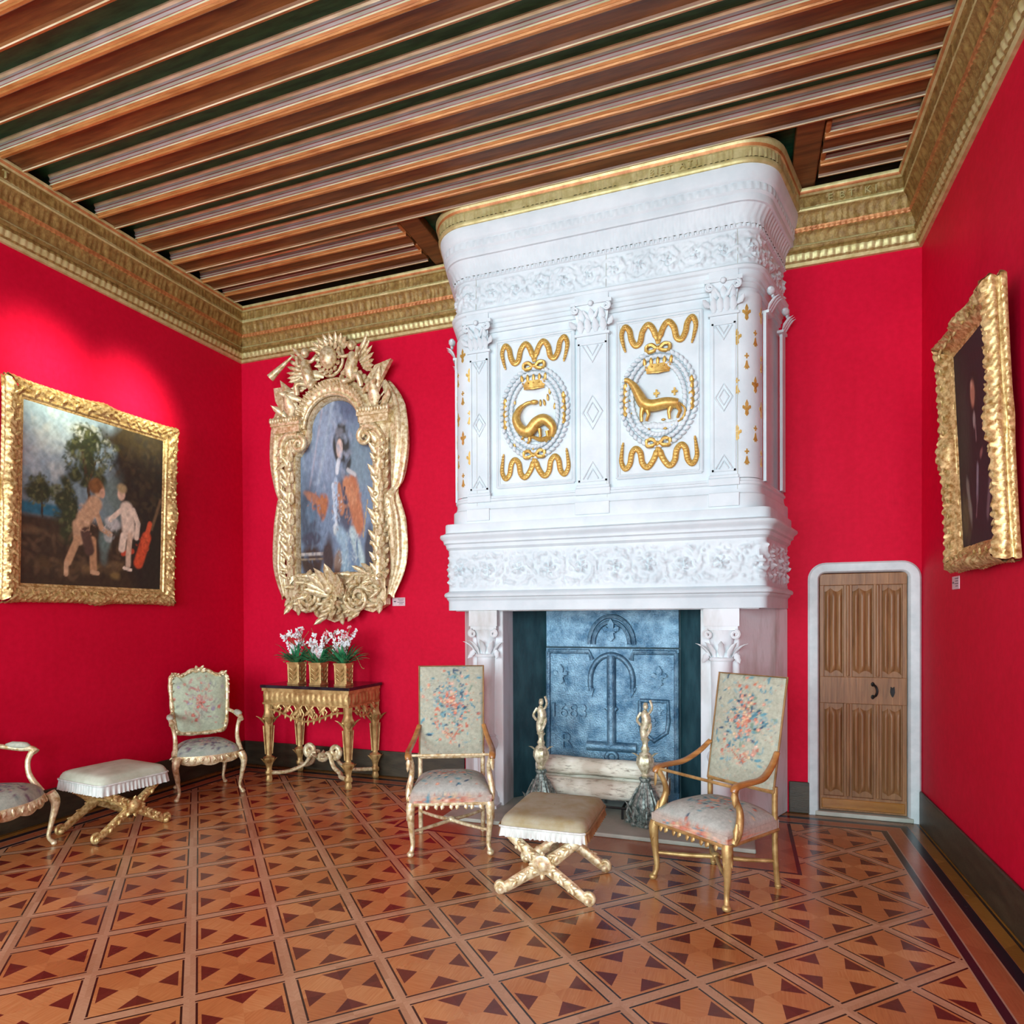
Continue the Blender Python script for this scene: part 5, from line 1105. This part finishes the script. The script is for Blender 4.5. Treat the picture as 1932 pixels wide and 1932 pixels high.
# ------------------------------------------------------------------ rococo armchairs
def rococo(label, loc, rz, seed):
    c_ = thing('rococo_armchair', label, 'armchair', loc, rz, None)
    def by(z): return .20+.13*(z-.50)/.65
    # outline of the back, half side
    ol = [(.0, 1.115), (.06, 1.108), (.12, 1.075), (.17, 1.055), (.215, 1.075), (.245, 1.045), (.252, .98), (.248, .85), (.240, .72), (.225, .60), (.20, .535), (.12, .52), (0, .515)]
    full = [(x, z) for x, z in ol]+[(-x, z) for x, z in ol[-2:0:-1]]
    pts = bez([(x, by(z), z) for x, z in full]+[(full[0][0], by(full[0][1]), full[0][1])], 5)[:-1]
    b = MB(); b.tube(pts, lambda k: .020+.003*math.sin(k*120), 8, closed=True)
    for p_ in pts[::3]: b.leaf(p_+Vector((0, -.018, 0)), (p_.z-.8, -.1, -p_.x), (0, -1, 0), .035, .022, .008, .3, 4)
    for sg in (-1, 1):
        for i in range(3): b.leaf((sg*.01, by(1.1)-.02, 1.095), (sg*(.4+.5*i), -.1, 1-.4*i), (0, -1, 0), .07-.01*i, .04, .014, .4)
        b.leaf((sg*.215, by(1.05)-.018, 1.05), (sg*.6, -.1, 1), (0, -1, 0), .06, .035, .012, .4)
    b.sph((0, by(1.11)-.03, 1.115), (.020, .016, .022), 8); b.build('carved_back_frame', 'giltpale', c_, smooth=60)
    b = MB(); N = 26; ring = pts; cz = .80; nr = len(ring)
    b.grid(lambda u, v: (lambda p_, r_: (p_.x*r_*.96, by(cz+(p_.z-cz)*r_*.97)-.045*(1-r_**3.5)-.004, cz+(p_.z-cz)*r_*.97))(ring[int(round(u*nr)) % nr], 1-.985*v), nr, N, cu=True)
    b.grid(lambda u, v: (lambda p_, r_: (p_.x*r_*.96, by(cz+(p_.z-cz)*r_)+.012, cz+(p_.z-cz)*r_))(ring[int(round(u*nr)) % nr], 1-.985*v), nr, 4, cu=True)
    PINK = [(.50, .30, .26), (.45, .22, .20), (.50, .36, .28), (.36, .34, .30)]; GR = [(.34, .40, .32), (.30, .32, .26), (.42, .42, .36)]
    bq = bouquet(0, .80, .22, .28, (.45, .52, .38), GR+PINK, [(.48, .14, .11), (.50, .26, .20), (.30, .26, .34)], 110, seed, 1.35)
    b.build('backrest', 'tapestry', c_, smooth=70, paint=bq)
    def so(a):    # serpentine seat outline
        cx2, cy2 = math.cos(a), math.sin(a); k = (abs(cx2)**5+abs(cy2)**5)**(-1/5); x, y = cx2*k, cy2*k
        return x*(.285-.05*(y*.5+.5)), y*.255-(.025*math.cos(x*PI) if y < 0 else 0)*(-y)
    b = MB(); b.grid(lambda u, v: (lambda q_, r_: (q_[0]*r_, q_[1]*r_, .385+.085*(1-r_**4)**.6+.02*(1-r_*r_)))(so(2*PI*u), 1-.985*v), 72, 24, cu=True)
    b.build('seat', 'tapestry', c_, smooth=70, paint=bouquet(0, -.02, .27, .24, (.38, .43, .36), [(.10, .11, .16), (.20, .26, .24), (.16, .09, .14), (.30, .38, .30)], [(.36, .22, .24), (.24, .20, .30), (.48, .34, .28)], 300, seed+7, 1.15, axis=1))
    b = MB(); b.grid(lambda u, v: (lambda q_, a: (q_[0]*(1.0+.03*math.sin(PI*v)), q_[1]*(1.0+.03*math.sin(PI*v)), .385-(.050+.022*math.sin(a)**2*(1 if math.sin(a) < 0 else .3)+.016*abs(math.cos(a*6)))*v))(so(2*PI*u), 2*PI*u), 96, 6, cu=True)
    for i in range(26):
        a = PI+PI*(i+.5)/26; x, y = so(a); n_ = Vector((x, y*1.2, 0)).normalized(); b.leaf((x*1.01, y*1.02, .375), (math.sin(i*2.1), 0, -1), n_, .05, .03, .012, .2, 5)
    b.build('seat_rail', 'giltpale', c_, smooth=60)
    for sx2 in (-1, 1):
        for sy2 in (-1, 1):
            x, y = sx2*(.262 if sy2 < 0 else .205), (-.235 if sy2 < 0 else .235); b = MB()
            b.tube(bez([(x, y, .38), (x+sx2*.022, y+sy2*.020, .30), (x+sx2*.004, y+sy2*.004, .17), (x-sx2*.010, y-sy2*.010, .07), (x+sx2*.012, y+sy2*.012, .022)], 5), [.032, .034, .024, .018, .014, .013, .017], 10)
            b.sph((x+sx2*.014, y+sy2*.014, .018), (.022, .022, .018), 8); b.leaf((x+sx2*.02, y+sy2*.02, .37), (0, 0, -1), (sx2, sy2, 0), .10, .045, .012, .15); b.build('leg', 'giltpale', c_, smooth=60)
        b = MB(); sg = sx2
        b.tube(bez([(sg*.246, .20+.02, .72), (sg*.275, .13, .705), (sg*.290, .0, .685), (sg*.292, -.08, .685), (sg*.290, -.115, .66)], 6), [.016, .017, .018, .020, .026], 10)
        b.tube(bez([(sg*.290, -.095, .675), (sg*.272, -.07, .60), (sg*.262, -.09, .50), (sg*.275, -.16, .38)], 5), [.022, .018, .017, .020, .026], 10); b.build('arm', 'giltpale', c_, smooth=60)
        b = MB(); b.tube([(sg*.283, .09, .715), (sg*.287, .05, .715), (sg*.291, 0, .710), (sg*.292, -.04, .708), (sg*.292, -.07, .702)], [.012, .028, .031, .028, .012], 12, fl=.8); b.build('arm_pad', 'tapestry', c_, smooth=70, paint=lambda co: np.tile(np.array((.46, .48, .38)), (len(co), 1)))
    return c_
rococo('pale gilt rococo armchair with floral back, standing in the far left corner beside the stool', (-4.672, 4.735, 0), math.radians(54), 3)
rococo('pale gilt rococo armchair cut off by the left edge, only arm and seat showing', (-4.725, 2.905, 0), math.radians(110), 8)

# ------------------------------------------------------------------ X-frame stools
def xstool(label, loc, rz, top, leg, side, hw, hd, frj=.085, dm=.018, side_shade=None):
    c_ = thing('x_frame_stool', label, 'stool', loc, rz, None); zt = .465
    def sq(a, e=14): cx2, cy2 = math.cos(a), math.sin(a); k = (abs(cx2)**e+abs(cy2)**e)**(-1/e); return cx2*k, cy2*k
    b = MB(); b.grid(lambda u, v: (lambda q_, r_: (q_[0]*hw*r_, q_[1]*hd*r_, zt-.03+.035*(1-r_**14)**.8+dm*(1-r_*r_)))(sq(2*PI*u+PI/4), 1-.985*v), 88, 22, cu=True)
    b.grid(lambda u, v: (lambda q_: (q_[0]*hw*(1+.02*math.sin(PI*v)), q_[1]*hd*(1+.02*math.sin(PI*v)), zt-.03-.055*v))(sq(2*PI*u+PI/4)), 88, 6, cu=True)
    cu_ = b.build('cushion', top, c_, smooth=70)
    b = MB(); n_ = 240        # fringe: gathered strands
    b.grid(lambda u, v: (lambda q_, w_: (q_[0]*(hw+.006+.006*w_*v+.006*v), q_[1]*(hd+.006+.006*w_*v+.006*v), zt-.055-frj*v-.006*nz(u*150, 0)*v))(sq(2*PI*u+PI/4), math.sin(u*2*PI*60)), n_*2, 4, cu=True)
    b.tube([(sq(2*PI*i/88+PI/4)[0]*(hw+.010), sq(2*PI*i/88+PI/4)[1]*(hd+.010), zt-.055) for i in range(88)], .007, 6, closed=True)
    if side_shade: b.mi = [1 if abs(sum(b.v[i][0] for i in f)/4)/hw > abs(sum(b.v[i][1] for i in f)/4)/hd else 0 for f in b.f]  # browner side strands: shade put into the fringe colour
    b.build('fringe', [side, side_shade or side], cu_, smooth=50)
    for sy2 in (-1, 1):
        y = sy2*(hd-.045); b = MB()
        for sg in (-1, 1):
            b.tube(bez([(sg*hw*.88, y, .37), (sg*hw*.62, y, .315), (sg*.03, y, .215), (-sg*hw*.5, y, .115), (-sg*hw*.90, y, .045), (-sg*hw*1.02, y, .030)], 6), [.026, .030, .034, .042, .034, .032, .028, .024], 10, fl=.55, upv=(0, 1, 0))
            b.sph((-sg*hw*1.02, y, .026), (.030, .028, .026), 10); b.tube([(x, y, z) for x, z in spiral(-sg*hw*1.02, .045, .036, .010, -PI/2, -PI/2-sg*PI*2.2, 18)], .015, 8); b.sph((-sg*hw*1.02-(-sg)*-.0, y+sy2*.020, .03), (.018, .014, .018), 8)
            for i in range(6):
                t_ = .12+.14*i; x = sg*hw*(.8-1.75*t_*1.0); z = .34-.30*t_
                for s2 in (-1, 1): b.sph((x+.016*s2*.5, y+sy2*.020, z+.016*s2), (.012, .008, .012), 8); b.leaf((x, y+sy2*.02, z), (-sg, 0, -.75+s2*.9), (0, sy2, 0), .046, .034, .012, .1, 5)
        b.lathe([(.055, 0), (.055, .008), (.035, .014), (.030, .024), (.012, .03)], (0, 0, 0), 18); vs = b.v[-90:]
        b.v[-90:] = [(p_[0], y+sy2*(.022+p_[2]), .205+p_[1]) for p_ in vs]
        for i in range(8): a = 2*PI*i/8; b.leaf((.045*math.cos(a), y+sy2*.024, .205+.045*math.sin(a)), (math.cos(a), 0, math.sin(a)), (0, sy2, 0), .035, .03, .012, .3, 4)
        b.build('crossed_legs', leg, c_, smooth=55)
    b = MB(); b.lathe([(.014, -hd+.05), (.02, -hd*.6), (.014, -.06), (.028, -.02), (.028, .02), (.014, .06), (.02, hd*.6), (.014, hd-.05)], (0, 0, 0), 12); b.v = [(p_[0], p_[2], .205+p_[1]) for p_ in b.v]; b.build('stretcher', leg, c_, smooth=60)
    return c_
xstool('X-framed stool with worn olive velvet cushion and pale fringe, in front of the fireplace', (-1.06, 3.80, 0), math.radians(1), 'velvet', 'giltpale', 'fringe', .25, .30, .055, .006, 'velvet_and_shade')
xstool('X-framed stool with pale green silk cushion and long fringe, by the left wall', (-4.51, 3.665, 0), math.radians(83), 'silk', 'gilt', 'fringe', .265, .265, .075)
